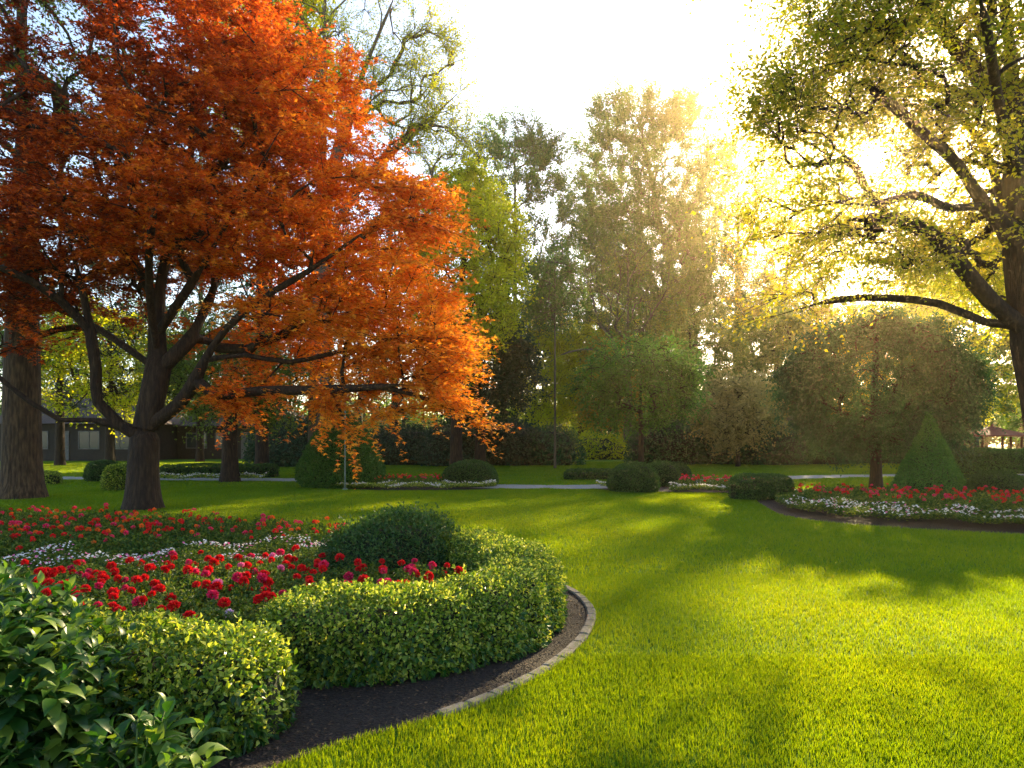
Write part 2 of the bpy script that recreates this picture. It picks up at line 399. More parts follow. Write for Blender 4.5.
def flat_poly(name, poly, z, mat):
    me = bpy.data.meshes.new(name)
    cx, cyy = poly.mean(0)
    from mathutils.geometry import tessellate_polygon
    tri = tessellate_polygon([[Vector((p[0], p[1], 0)) for p in poly]])
    me.from_pydata([(p[0], p[1], z) for p in poly], [], [tuple(t) for t in tri]); me.update()
    if me.polygons[0].normal.z < 0: me.flip_normals()
    me.materials.append(mat); o = bpy.data.objects.new(name, me); C.objects.link(o); tag(o, kind='structure'); return o

GX, GY0, GY1 = 110, -18, 135
mb = MB(); mb.add([(-GX, GY0, 0), (GX, GY0, 0), (GX, GY1, 0), (-GX, GY1, 0)], [(0, 1, 2, 3)])
tag(mb.build('lawn', M['lawn']), kind='structure')
def soil_grid(name, poly, z, h, mat, step=.12):
    return flat_poly(name, poly, z, mat)
soil_grid('soil', BEDS, .004, .05, M['soil'])
# mulch chips on the visible strip of soil
mb = MB(); n = 9000
x = rng.uniform(-2.2, .8, n); y = rng.uniform(2.8, 7.6, n); k = inside(BEDS, x, y); x, y = x[k], y[k]; n = len(x)
leaves(mb, np.stack([x, y, rng.uniform(.006, .02, n)], 1), rnd(n) * [1, 1, .3], norm(rnd(n) * .5 + [0, 0, 1]), rng.uniform(.012, .04, n), rng.uniform(.006, .016, n), fold=.1)
M['chip'] = leafmat('chip', [(.02, .012, .008), (.07, .04, .025), (.14, .085, .05)], trans=0.0, rough=.8)
tag(mb.build('mulch', M['chip']), kind='stuff')

# kerb: separate stones laid along the bed's edge, one structure
def kerb(i0, i1):
    mb = MB(); seg = BEDS[i0:i1]; d = np.linalg.norm(np.diff(seg, axis=0), axis=1); cs = np.concatenate([[0], np.cumsum(d)])
    tot = cs[-1]; s = 0; Lb = .21
    def at(q): return np.array([np.interp(q, cs, seg[:, 0]), np.interp(q, cs, seg[:, 1])])
    while s < tot - Lb:
        a, b = at(s + .002), at(s + Lb - .002); t = (b - a) / np.linalg.norm(b - a); nn = np.array([t[1], -t[0]])
        h = .028 + rng.uniform(-.004, .004); w0, w1 = -.042, .042; c = []
        j = rng.normal(size=2) * .003
        for z, ins in ((0, 0), (h - .012, 0), (h, .012)):
            for (p, u, w) in ((a, 1, w0), (b, -1, w0), (b, -1, w1), (a, 1, w1)):
                q = p + t * u * ins + nn * (w - math.copysign(ins, w)) + j; c.append((q[0], q[1], z))
        f = [(8, 9, 10, 11)]
        for r in (0, 4):
            for i in range(4): f.append((r + i, r + (i + 1) % 4, r + 4 + (i + 1) % 4, r + 4 + i))
        f = [tuple(reversed(q)) for q in f]
        mb.add(c, f); s += Lb
    return mb
o = kerb(23, 96).build('kerb', M['stone']); tag(o, kind='structure')

# path behind the lawn
pc = resample([(-34, 29, 0), (-20, 27.5, 0), (-12, 26.5, 0), (-6, 25.5, 0), (-2, 23.2, 0), (.8, 22.3, 0), (3.2, 22.6, 0), (6, 24.5, 0), (10, 27, 0), (16, 29, 0), (30, 30, 0)], .5)[:, :2]
t = np.gradient(pc, axis=0); t /= np.linalg.norm(t, axis=1)[:, None]; nn = np.stack([-t[:, 1], t[:, 0]], 1)
mb = MB(); a = pc + nn * .9; b = pc - nn * .9; n = len(pc)
v = np.concatenate([np.c_[b, np.full(n, .008)], np.c_[a, np.full(n, .008)]]); i = np.arange(n - 1)
mb.add(v, np.stack([i, i + 1, i + 1 + n, i + n], 1)); tag(mb.build('path', M['path']), kind='structure')
PATH = pc

RIGHTBED = smooth_closed(np.array([(5.75, 15.2), (5.7, 13.6), (6.5, 12.35), (8.4, 11.3), (11, 10.5), (15, 10.6), (17, 13), (17, 17.5), (13, 19.6), (9.5, 19.8), (6.8, 18.6)]))
MIDBED = smooth_closed(np.array([(2.5, 21.6), (3.5, 20.4), (5, 20.0), (7, 19.6), (8.6, 19.4), (9.2, 20.6), (8, 22.4), (5.6, 23.2), (3.4, 22.8)]))
OVAL = smooth_closed(np.array([(-6.4, 22.3), (-4.6, 20.9), (-2, 20.8), (-.5, 21.4), (-.6, 23), (-2.4, 24.2), (-4.6, 24.3), (-6.2, 23.6)]))
for p in (RIGHTBED, MIDBED, OVAL): soil_grid('soil', p, .005, 0, M['soil'])

# grass blades (one mass of turf)
def turf():
    mb = MB()
    for (y0, y1, dens, h, w, cap) in ((2.9, 5, 13000, .040, .0044, None), (5, 8, 6500, .040, .006, None), (8, 13, 2200, .05, .011, None), (13, 22, 1500, .038, .018, None), (22, 46, 380, .04, .034, None)):
        xm = y1 * .77; area = 2 * xm * (y1 - y0); n = int(area * dens)
        x = rng.uniform(-xm, xm, n); y = rng.uniform(y0, y1, n)
        k = np.abs(x) < y * .77 + .1
        for poly in (BEDS, RIGHTBED, MIDBED, OVAL): k &= ~inside(poly * 1.0, x, y)
        for _ in (0,):
            d = np.min(np.hypot(x[k][:, None] - PATH[::3, 0], y[k][:, None] - PATH[::3, 1]), axis=1) if y0 >= 13 else None
        x, y = x[k], y[k]
        if d is not None: x, y = x[d > 1.0], y[d > 1.0]
        n = len(x); hh = h * rng.uniform(.5, 1.2, n); ww = w * rng.uniform(.6, 1.2, n); a = rng.uniform(0, TAU, n); lean = rng.uniform(0, .6, n) * hh
        la = rng.uniform(0, TAU, n)
        s = np.stack([np.cos(a), np.sin(a), 0 * a], 1) * ww[:, None] * .5
        b = np.stack([x, y, 0 * x], 1); tp = b + np.stack([np.cos(la) * lean, np.sin(la) * lean, hh], 1)
        mid = (b + tp) / 2 + np.array([0, 0, 1]) * (hh * .1)[:, None]
        if y0 < 5:
            v = np.stack([b - s, b + s, mid + s * .8, tp, mid - s * .8], 1); f = np.arange(n)[:, None] * 5 + np.array([[0, 1, 2, 4]]); f2 = np.arange(n)[:, None] * 5 + np.array([[4, 2, 3]])
            n0 = mb.n; mb.add(v.reshape(-1, 3), f); mb.f.append((f2 + n0, 0, False))
        else:
            v = np.stack([b - s, b + s, tp], 1); mb.add(v.reshape(-1, 3), np.arange(n * 3).reshape(n, 3))
    return mb
tag(turf().build('turf_grass', M['blade']), 'short mown lawn grass in sun and dappled shade', 'grass', kind='stuff')

# ------------------------------------------------------------------ clipped shrubs and hedges
def lump(p, amp, f=3.0, seed=0):
    return amp * (np.sin(p[:, 0] * f + seed) * np.sin(p[:, 1] * f * 1.13 + 2 * seed) + .6 * np.sin(p[:, 2] * f * 1.9 + p[:, 0] * f * .7 + seed) + .5 * np.sin(p[:, 0] * f * 2.3 + p[:, 1] * f * 2.7 + 1.7 * seed))
def coat(mb, p, nr, L, W, mode='fold', tilt=.7, jit=.02, hang=0):
    n = len(p); c = p + nr * rng.normal(-.3, .7, n)[:, None] * jit
    ax = norm(nr * .45 + rnd(n) * tilt + np.array([0, 0, .15 - hang])); nn = norm(nr + rnd(n) * tilt + np.array([0, 0, .3]))
    sc = rng.uniform(.6, 1.3, n); leaves(mb, c, ax, nn, L * sc, W * sc, mat=0, mode=mode)
def revolve_shrub(name, label, cat, x, y, prof, mat, dens, L, W, mode='fold', amp=.03, f=3, group=None, sx=1, sy=1, jit=.02, seed=1, hang=0, sprigs=0, stems=True):
    """prof: list of (r, z)"""
    prof = np.array(prof, float); d = np.linalg.norm(np.diff(prof, axis=0), axis=1); cs = np.concatenate([[0], np.cumsum(d)])
    rr = lambda q: np.interp(q, cs, prof[:, 0]); zz = lambda q: np.interp(q, cs, prof[:, 1])
    area = sum(math.pi * (prof[i, 0] + prof[i + 1, 0]) * d[i] for i in range(len(d))) * (sx + sy) / 2
    n = int(area * dens); q = rng.uniform(0, cs[-1], n * 3); q = q[rng.random(len(q)) < rr(q) / prof[:, 0].max()][:n]; n = len(q)
    a = rng.uniform(0, TAU, n); r = rr(q); e = .01
    dr = (rr(q + e) - rr(q - e)); dz = (zz(q + e) - zz(q - e)); 
    nr = norm(np.stack([np.cos(a) * dz / sx, np.sin(a) * dz / sy, -dr], 1))
    p = np.stack([np.cos(a) * r * sx, np.sin(a) * r * sy, zz(q)], 1)
    p += nr * lump(p, amp, f, seed)[:, None]; p[:, 2] = np.maximum(p[:, 2], .02)
    mb = MB(); coat(mb, p, nr, L, W, mode, jit=jit, hang=hang)
    if sprigs:
        k = rng.choice(n, sprigs); b = p[k]; dd = norm(nr[k] * .6 + rnd(sprigs) * .5 + [0, 0, .9]); ln = rng.uniform(.08, .22, sprigs)
        m = 9; rep = np.repeat(np.arange(sprigs), m); s = rng.uniform(0, 1, len(rep))
        leaves(mb, b[rep] + dd[rep] * (ln[rep] * s)[:, None], dd[rep] * .5 + rnd(len(rep)), rnd(len(rep)), L, W, mode='fold')
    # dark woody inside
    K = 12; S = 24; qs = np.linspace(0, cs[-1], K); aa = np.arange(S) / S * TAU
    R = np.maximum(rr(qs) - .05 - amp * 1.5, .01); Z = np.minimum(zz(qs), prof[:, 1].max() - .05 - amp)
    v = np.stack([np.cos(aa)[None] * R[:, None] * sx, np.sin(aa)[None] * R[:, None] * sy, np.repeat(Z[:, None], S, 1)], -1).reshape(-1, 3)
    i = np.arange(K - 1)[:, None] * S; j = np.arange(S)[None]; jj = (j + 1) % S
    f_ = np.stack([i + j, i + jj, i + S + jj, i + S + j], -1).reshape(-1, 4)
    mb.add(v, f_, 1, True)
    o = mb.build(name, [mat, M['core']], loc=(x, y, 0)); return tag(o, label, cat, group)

def dome(r, h, flatness=.55, n=12):
    out = []
    for t in np.linspace(0, math.pi / 2, n): out.append((r * math.cos(t) ** flatness, h * math.sin(t) ** .8 if t > 0 else 0))
    out[-1] = (0.001, h); return [(r * .88, 0)] + [(a, b) for a, b in out[1:]]

def sweep_hedge(name, label, cat, line, hw, h, mat, dens, L, W, amp=.03, f=3, mode='fold', group=None, jit=.02, seed=0, hang=0, e=.45, closed_ends=True, tilt=.7, wfun=None, loc=None, skirt=0):
    line = resample([(a, b, 0) for a, b in line], .1)[:, :2]; n = len(line)
    o0 = np.array(loc if loc is not None else line.mean(0)); line = line - o0
    d = np.linalg.norm(np.diff(line, axis=0), axis=1); cs = np.concatenate([[0], np.cumsum(d)]); tot = cs[-1]
    tx = np.gradient(line, axis=0); tx /= np.linalg.norm(tx, axis=1)[:, None]
    def frame(s):
        c = np.stack([np.interp(s, cs, line[:, 0]), np.interp(s, cs, line[:, 1])], 1); t = np.stack([np.interp(s, cs, tx[:, 0]), np.interp(s, cs, tx[:, 1])], 1); return c, t / np.linalg.norm(t, axis=1)[:, None]
    def sect(th, s):      # th 0..pi from right foot over the top to left foot
        cx_ = np.sign(np.cos(th)) * np.abs(np.cos(th)) ** e; sz = np.abs(np.sin(th)) ** e
        end = np.minimum(s, tot - s); k = np.clip(end / (hw * .8), 0, 1); k = np.sqrt(np.maximum(1 - (1 - k) ** 2, .001)) if closed_ends else np.ones_like(s)
        w = hw * (wfun(s / tot) if wfun else 1); low = 1 - .14 * (1 - sz)
        return cx_ * w * k * low, sz * h * (.6 + .4 * k)
    def surf(th, s):
        c, t = frame(s); u, z = sect(th, s); nx = np.stack([t[:, 1], -t[:, 0]], 1)
        return np.stack([c[:, 0] + nx[:, 0] * u, c[:, 1] + nx[:, 1] * u, z], 1)
    area = tot * (2 * h + 2 * hw); n = int(area * dens); s = rng.uniform(0, tot, n)
    # uniform along the section perimeter
    th_t = np.linspace(0, math.pi, 200); uu = np.sign(np.cos(th_t)) * np.abs(np.cos(th_t)) ** e * hw; vv = np.abs(np.sin(th_t)) ** e * h
    pc_ = np.concatenate([[0], np.cumsum(np.hypot(np.diff(uu), np.diff(vv)))]); th = np.interp(rng.uniform(0, pc_[-1], n), pc_, th_t)
    p = surf(th, s); E = .012; pa = surf(np.clip(th + E, 0, math.pi), s); pb = surf(np.clip(th - E, 0, math.pi), s)
    qa = surf(th, np.clip(s + .03, 0, tot)); qb = surf(th, np.clip(s - .03, 0, tot))
    nr = norm(np.cross(pa - pb, qa - qb)); c, _ = frame(s); outw = p - np.c_[c, np.full(n, h * .45)]
    nr = nr * np.sign(np.sum(nr * outw, 1) + 1e-9)[:, None]
    p = p + nr * lump(p, amp, f, seed)[:, None]; p[:, 2] = np.maximum(p[:, 2], .02)
    mb = MB(); coat(mb, p, nr, L, W, mode, tilt=tilt, jit=jit, hang=hang)
    if skirt:
        ns = int(tot * 26); k = rng.choice(np.where(p[:, 2] > h * .7)[0], ns); b = p[k]; dd = norm(nr[k] * .5 + rnd(ns) * .5 + [0, 0, .8]); ln = rng.uniform(.03, .11, ns); rp = np.repeat(np.arange(ns), 7); q = rng.uniform(.2, 1, len(rp))
        leaves(mb, b[rp] + dd[rp] * (ln[rp] * q)[:, None], dd[rp] * .6 + rnd(len(rp)), rnd(len(rp)) + dd[rp], L, W, mode='fold')
        k = rng.choice(n, skirt); k = k[(p[k, 2] < h * .62) & (rng.random(skirt) < 1 - p[k, 2] / h * 1.2)]; m = len(k)
        leaves(mb, p[k] + nr[k] * .015, norm(nr[k] * .7 + rnd(m) * .6 + [0, 0, -.35]), norm(nr[k] + rnd(m) * .4 + [0, 0, .5]), rng.uniform(.04, .075, m), rng.uniform(.022, .038, m), mat=2, fold=.15)
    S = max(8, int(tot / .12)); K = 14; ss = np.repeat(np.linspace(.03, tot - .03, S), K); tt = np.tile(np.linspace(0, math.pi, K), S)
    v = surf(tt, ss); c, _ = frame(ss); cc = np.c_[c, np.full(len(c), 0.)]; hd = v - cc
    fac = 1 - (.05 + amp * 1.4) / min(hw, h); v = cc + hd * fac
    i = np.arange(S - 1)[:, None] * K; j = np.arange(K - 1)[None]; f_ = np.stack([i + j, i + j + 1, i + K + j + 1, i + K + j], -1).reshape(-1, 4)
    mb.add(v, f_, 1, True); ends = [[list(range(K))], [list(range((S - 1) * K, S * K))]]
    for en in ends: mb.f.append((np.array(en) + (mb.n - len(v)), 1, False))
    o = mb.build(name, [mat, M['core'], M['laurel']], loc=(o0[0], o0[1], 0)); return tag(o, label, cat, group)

# curved variegated hedge around the flower bed
sweep_hedge('curved_hedge', 'clipped light green hedge sweeping in a curve round the red flowers', 'hedge',
            [(-1.72, 4.72), (-1.4, 4.68), (-.95, 4.74), (-.5, 4.95), (-.12, 5.35), (.07, 5.9), (.08, 6.6), (-.15, 7.3), (-.6, 7.85), (-1.2, 8.1)], .37, .52, M['box'], 7500, .032, .019,
            amp=.03, f=4.2, jit=.025, e=.5, hang=.15, skirt=9000)
sweep_hedge('front_hedge', 'small variegated hedge block beside the big glossy leaves', 'hedge',
            [(-2.9, 4.0), (-2.2, 3.82), (-1.7, 3.72), (-1.25, 3.72)], .34, .52, M['box'], 6500, .036, .021, amp=.03, f=5, jit=.035, e=.55, hang=.2, seed=3, skirt=5000)
# broad leaves low on the hedges' faces
def broad_skirt(line, side, zr, n, L, parent_name, label):
    pass
revolve_shrub('dark_shrub', 'dark green rounded shrub between the roses and the curved hedge', 'shrub', -1.35, 7.75, dome(.80, .68, .62), M['box_dark'], 4500, .04, .02, amp=.06, f=4, jit=.06, sprigs=160, sx=1.05, sy=.8)

# ------------------------------------------------------------------ big glossy leaved bush in the foreground
def laurel(name, label, x, y, R, H, nst, L, cat='bush', lean=(0, 0)):
    root = empty(name, (x, y, 0), label, cat); st = MB(); lf = MB()
    tips = ell(nst, (lean[0], lean[1], H * .52), (R, R * .8, H * .5), .55)
    k = tips[:, 2] > .08; tips = tips[k]; n = len(tips)
    b = np.stack([rng.normal(0, R * .15, n), rng.normal(0, R * .15, n), np.zeros(n)], 1)
    mid = b * .5 + tips * .5 + np.array([0, 0, .1]); tubes(st, np.stack([b, mid, tips], 1), np.broadcast_to([.008, .006, .003], (n, 3)), 4)
    out = norm(tips - np.array([lean[0] * .5, lean[1] * .5, H * .3]))
    d = norm(out * .7 + np.array([0, 0, .7]))
    m = 11; rep = np.repeat(np.arange(n), m); kk = np.tile(np.arange(m), n); s = kk / m
    phi = kk * 2.4 + rng.uniform(0, 6, n)[rep]
    u = norm(np.cross(d, [0.3, .2, 1])); w = np.cross(d, u); rad = np.cos(phi)[:, None] * u[rep] + np.sin(phi)[:, None] * w[rep]
    c = tips[rep] - d[rep] * (s * L * 2.2)[:, None] + rad * .006
    opn = .35 + .9 * s
    ax = norm(d[rep] * (1.1 - opn)[:, None] + rad * opn[:, None] + np.array([0, 0, -.12]) + rnd(len(rep)) * .15)
    nn = norm(d[rep] * .8 + np.array([0, 0, .8]) + rnd(len(rep)) * .2)
    sc = (.55 + .6 * np.minimum(s * 2.2, 1)) * rng.uniform(.8, 1.15, len(rep))
    leaves(lf, c, ax, nn, L * sc, L * .50 * sc, mode='big', fold=.16)
    st.build('stems', M['stem'], root); lf.build('leaves', M['laurel'], root); return root
laurel('glossy_bush', 'big dark green bush with broad glossy leaves in the near corner', -2.58, 3.2, .78, .98, 300, .112)
laurel('leafy_sprout', 'low sprouting clump of pointed bright green leaves in front of the variegated hedge', -1.48, 2.78, .28, .50, 34, .135)
laurel('leafy_sprout', 'small low tuft of pale tipped leaves below the glossy bush', -2.12, 2.72, .28, .40, 24, .095)

# ------------------------------------------------------------------ flowers
def bloom_mesh(name, mat, R, n=70, hi=True):
    mb = MB(); i = np.arange(n) + .5; ph = np.arccos(1 - 1.55 * i / n); th = i * 2.39996
    d = np.stack([np.cos(th) * np.sin(ph), np.sin(th) * np.sin(ph), np.cos(ph)], 1)
    d = norm(d + rnd(n) * .12)
    ax = norm(d * .8 + rnd(n) * .35 + np.array([0, 0, .15])); nn = norm(np.cross(ax, rnd(n)) + d * .5)
    leaves(mb, d * R * .35, ax, nn, R * .75 * rng.uniform(.8, 1.1, n), R * .62, fold=.3)
    o = mb.build(name, mat); me = o.data; bpy.data.objects.remove(o); return me
BL = {k: [bloom_mesh('bloom', M[k], .047, 80) for _ in range(2)] for k in ('red', 'crimson', 'pink', 'mauve', 'orange', 'white')}
BLF = {k: [bloom_mesh('bloom', M[k], .046, 30) for _ in range(2)] for k in ('red', 'crimson', 'orange', 'white')}
def plant_leaf_mesh(R, H, n, L, W, mat):
    mb = MB(); p = ell(n, (0, 0, H * .5), (R, R, H * .5), .5); p[:, 2] = np.abs(p[:, 2])
    nr = norm(p - [0, 0, H * .3]); leaves(mb, p, norm(nr * .6 + rnd(n)), norm(nr + rnd(n) * .5 + [0, 0, .4]), L * rng.uniform(.6, 1.2, n), W, fold=.2)
    o = mb.build('foliage', mat); me = o.data; bpy.data.objects.remove(o); return me
PL = [plant_leaf_mesh(.24, .34, 620, .042, .024, M['rose_leaf']) for _ in range(3)]
PLF = [plant_leaf_mesh(.26, .34, 300, .055, .032, M['rose_leaf']) for _ in range(3)]
def flower_plant(x, y, cols, heads, label, group, far=False, s=1.0, zb=.36, cat='flower', single=None):
    root = empty('flowering_plant', (x, y, 0), label, cat, group, rng.uniform(0, TAU)); root.scale = (s, s, s)
    f = bpy.data.objects.new('foliage', random.choice(PLF if far else PL)); C.objects.link(f); f.parent = root
    mb = MB(); pts = []; pos = []
    for k in range(heads):
        a = rng.uniform(0, TAU); r = rng.uniform(.03, .24); z = zb + rng.uniform(-.08, .05)
        c = np.array([math.cos(a) * r, math.sin(a) * r, z])
        pts.append([[c[0] * .3, c[1] * .3, 0], [c[0] * .8, c[1] * .8, z * .6], c])
        b = bpy.data.objects.new('bloom', random.choice((BLF if far else BL)[random.choice(cols)])); C.objects.link(b); b.parent = root
        b.location = c; q = rng.uniform(.65, 1.1); b.scale = (q, q, q * rng.uniform(.75, 1)); b.rotation_euler = (rng.uniform(-.5, .5), rng.uniform(-.5, .5), rng.uniform(0, 6))
    if not far:
        tubes(mb, pts, np.broadcast_to([.005, .004, .003], (heads, 3)), 4); mb.build('stems', M['stem'], root)
    return root
random.seed(4)
def poisson(poly, dmin, tries=4000, cond=None):
    poly = np.array(poly); lo, hi = poly.min(0), poly.max(0); out = []
    for _ in range(tries):
        p = rng.uniform(lo, hi)
        if inside(poly, p[:1], p[1:])[0] and all((p[0] - q[0]) ** 2 + (p[1] - q[1]) ** 2 > dmin * dmin for q in out) and (cond is None or cond(p)): out.append(p)
    return out
FRONT = [(-4.9, 6.6), (-3.6, 5.4), (-2.6, 4.75), (-1.5, 5.25), (-.75, 5.6), (-.42, 6.3), (-.75, 6.9), (-1.8, 7.0), (-2.6, 7.5), (-3.8, 7.1)]
for i, p in enumerate(poisson(FRONT, .29)):
    flower_plant(p[0], p[1], ['red', 'red', 'red', 'crimson'], int(rng.integers(2, 5)), 'red flowering plant in the front flowers inside the curved hedge', 'red flowers inside the curved hedge')
flower_plant(-2.62, 6.1, ['pink'], 1, 'single bright pink bloom among the red front flowers', None)
flower_plant(-2.05, 4.98, ['mauve'], 1, 'pale mauve bloom low beside the variegated hedge', None)
flower_plant(-1.48, 5.2, ['mauve', 'pink'], 1, 'pale pink bloom low behind the curved hedge', None)
for p in ((-2.5, 6.75), (-2.3, 6.6)):
    flower_plant(p[0], p[1], ['crimson', 'crimson', 'pink'], 3, 'crimson pink flower cluster before the small white flowers', 'crimson pink flower clusters')
BACK = [(-8.6, 9.3), (-7.3, 8.6), (-5.9, 8.3), (-4.6, 8.9), (-3.2, 9.3), (-2.4, 9.0), (-2.4, 10.1), (-4.2, 11.2), (-7, 12.2), (-10, 12.6), (-10.5, 11)]
for p in poisson(BACK, .36):
    flower_plant(p[0], p[1], ['red', 'red', 'orange', 'crimson'], int(rng.integers(2, 5)), 'red flowering plant in the rear flowers before the orange tree', 'red flowers before the orange tree', far=True, s=.95)

def cover(name, label, poly, dens, h, L, W, mats, mix, cat='plants', group=None, zf=None):
    """low growing mass; mats: list, mix: share of each"""
    poly = np.array(poly); lo, hi = poly.min(0), poly.max(0); n = int((hi - lo).prod() * dens)
    x = rng.uniform(lo[0], hi[0], n); y = rng.uniform(lo[1], hi[1], n); k = inside(poly, x, y); x, y = x[k], y[k]; n = len(x)
    hm = h * (.75 + .25 * np.sin(x * 4.1 + 1) * np.sin(y * 3.7)) ; z = hm * rng.uniform(.25, 1, n) ** .5
    which = rng.choice(len(mats), n, p=mix); mb = MB()
    patch = np.sin(x * 5.3 + 2 * np.sin(y * 3.1)) + np.sin(y * 6.1 + 1.7 * np.sin(x * 2.7)) + rng.normal(0, .5, n)
    which = np.where(patch > .1, which, 0)
    for i in range(len(mats)):
        s = which == i; m = int(s.sum()); fl = i > 0
        if not m: continue
        zz = np.where(fl, hm[s] * rng.uniform(.95, 1.12, m), z[s]); c = np.stack([x[s], y[s], zz], 1)
        leaves(mb, c, norm(rnd(m) * [1, 1, .5] + [0, 0, .3]), norm(rnd(m) * .5 + [0, 0, 1]), (L if not fl else L * .9) * rng.uniform(.7, 1.2, m), W * (1.3 if fl else 1), mat=i, mode='fold', fold=.2)
    o = mb.build(name, mats); return tag(o, label, cat, group, 'stuff')
cover('ground_cover', 'low green foliage filling the flower bed inside the hedge', [(-9, 8.2), (-5.2, 5.6), (-3.4, 4.3), (-2.0, 4.2), (-1.2, 4.9), (-.3, 5.5), (-.2, 6.6), (-.6, 7.6), (-1.5, 8.4), (-1.2, 9), (-2.4, 10.2), (-4.3, 11.3), (-7, 12.4), (-10, 12.8), (-12, 11)], 1500, .24, .05, .028, [M['rose_leaf']], [1.0])
cover('small_white_flowers', 'band of tiny white and pink flowers across the front bed', [(-5.6, 7.5), (-4.2, 7.1), (-3.2, 7.3), (-2.4, 7.7), (-1.9, 8.1), (-1.9, 9.0), (-2.7, 9.1), (-3.8, 8.4), (-5.2, 8.1), (-6.2, 8.2)], 1500, .34, .035, .026, [M['rose_leaf'], M['white'], M['pink']], [.76, .18, .06])

# ------------------------------------------------------------------ orange maple
MX, MY = (143 - 512) / F * 15.4, 15.4
def L3(lst): return [P(a, b, c) - [MX, MY, 0] for a, b, c in lst]
tr = [(0, 0, 0)] + L3([(143, 478, 15.4), (144, 450, 15.4), (146, 428, 15.4)])
sk = Skeleton(tr, .2, 2.2)
sk.step = .35
sk.limb(L3([(146, 428, 15.4), (152, 400, 15.4), (158, 370, 15.5), (157, 335, 15.6), (160, 290, 15.7), (172, 230, 15.8), (190, 160, 16), (192, 90, 16.2), (185, 20, 16.4)]), w=40)
for l in ([(146, 440, 15.4), (120, 425, 15.2), (92, 420, 15.0), (60, 420, 14.7), (30, 402, 14.4), (-10, 370, 14.2), (-60, 330, 14)],
          [(110, 424, 15.1), (98, 402, 15.0), (96, 370, 14.9), (90, 330, 14.8), (80, 280, 14.7), (60, 210, 14.5)],
          [(88, 330, 14.8), (60, 300, 14.3), (30, 280, 13.8), (-20, 260, 13.2)],
          [(155, 425, 15.4), (178, 405, 15.2), (195, 380, 15.0), (205, 360, 14.9), (225, 330, 14.7), (260, 300, 14.5), (310, 270, 14.3), (360, 235, 14)],
          [(195, 378, 15.0), (215, 395, 15), (260, 391, 14.8), (310, 390, 14.5), (360, 388, 14.2), (400, 385, 14)],
          [(205, 360, 14.9), (245, 355, 14.9), (290, 362, 15.2), (350, 350, 15.6), (410, 345, 16)],
          [(158, 370, 15.4), (185, 345, 15.6), (205, 310, 16), (225, 260, 16.6), (250, 200, 17.2), (280, 150, 17.6)],
          [(157, 365, 15.4), (130, 350, 15.6), (100, 330, 16.2), (60, 310, 17), (10, 290, 17.8)],
          [(380, 387, 14.1), (415, 395, 14.2), (450, 408, 14.3), (472, 420, 14.3)],
          [(330, 389, 14.4), (338, 405, 14.3), (345, 425, 14.2)],
          [(158, 345, 15.4), (150, 300, 14.6), (150, 240, 13.6), (160, 180, 12.6)],
          [(162, 330, 15.5), (200, 270, 14.6), (240, 200, 13.8), (280, 130, 13.2)],
          [(160, 300, 15.5), (130, 250, 16.5), (100, 180, 17.5), (80, 100, 18)]):
    sk.limb(L3(l), w=22)
blobs = [((90, 40, 15.6), (4.6, 4.2, 2.4), 130), ((205, 40, 15.8), (2.1, 3, 2.2), 90), ((265, 95, 15.6), (1.5, 2.4, 1.3), 50), ((20, 170, 15), (4.0, 4.0, 2.2), 110), ((150, 160, 14.6), (2.6, 3.2, 1.7), 90), ((230, 190, 16.6), (2.4, 1.6, 1.8), 60), ((100, 250, 17.6), (3.6, 1.4, 1.2), 50), ((310, 140, 15.5), (1.7, 2.6, 1.3), 70),
         ((350, 215, 15.2), (2.0, 2.4, 1.1), 64), ((260, 240, 14.8), (2.1, 2.4, .9), 50), ((385, 290, 15.2), (1.6, 2.4, .95), 60), ((400, 350, 15), (1.45, 2.0, .5), 44), ((310, 320, 14.9), (1.6, 2.2, .35), 22), ((-20, 340, 14.2), (1.6, 1.2, .4), 16), ((330, 310, 16), (2, 1.5, .7), 20),
         ((425, 378, 14.6), (.9, 1.0, .2), 18), ((450, 404, 14.5), (.5, .5, .08), 7), ((345, 392, 14.6), (.6, .6, .2), 9), ((320, 402, 14.5), (.3, .4, .12), 4), ((240, 392, 15.2), (.9, .9, .25), 14), ((395, 410, 14.4), (.3, .4, .08), 4), ((345, 60, 15.5), (.2, .2, .1), 1),
         ((270, 345, 17.0), (2.2, 1.2, .7), 36), ((60, 290, 16.5), (3.4, 2.6, .6), 36), ((-60, 250, 15), (2.5, 3.5, 1.5), 60), ((30, 240, 14), (2.4, 2.0, .7), 36), ((120, 220, 13.5), (2.2, 1.6, .7), 30), ((160, 255, 17), (3, 2, .8), 30), ((425, 215, 15.4), (.7, 1.2, .6), 14), ((435, 335, 15), (.6, 1, .5), 10)]
tg = np.concatenate([ell(n, P(*c) - [MX, MY, 0], r, .3) for c, r, n in blobs])
sk.reach(tg, lift=.25, jit=.15, zpen=.5)
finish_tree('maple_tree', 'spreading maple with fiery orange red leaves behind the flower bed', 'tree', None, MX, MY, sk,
            dict(ntw=10, tl=(.4, 1.15), nl=24, L=.095, W=.06, up=.0, spread=.6, droop=.16, flat=.75, mode='lobed', scatter=.05, twr=.005, plane=.55, gw=.9), M['maple'], M['bark_dark'], .335, .0085, flare=.35, taper=.1)

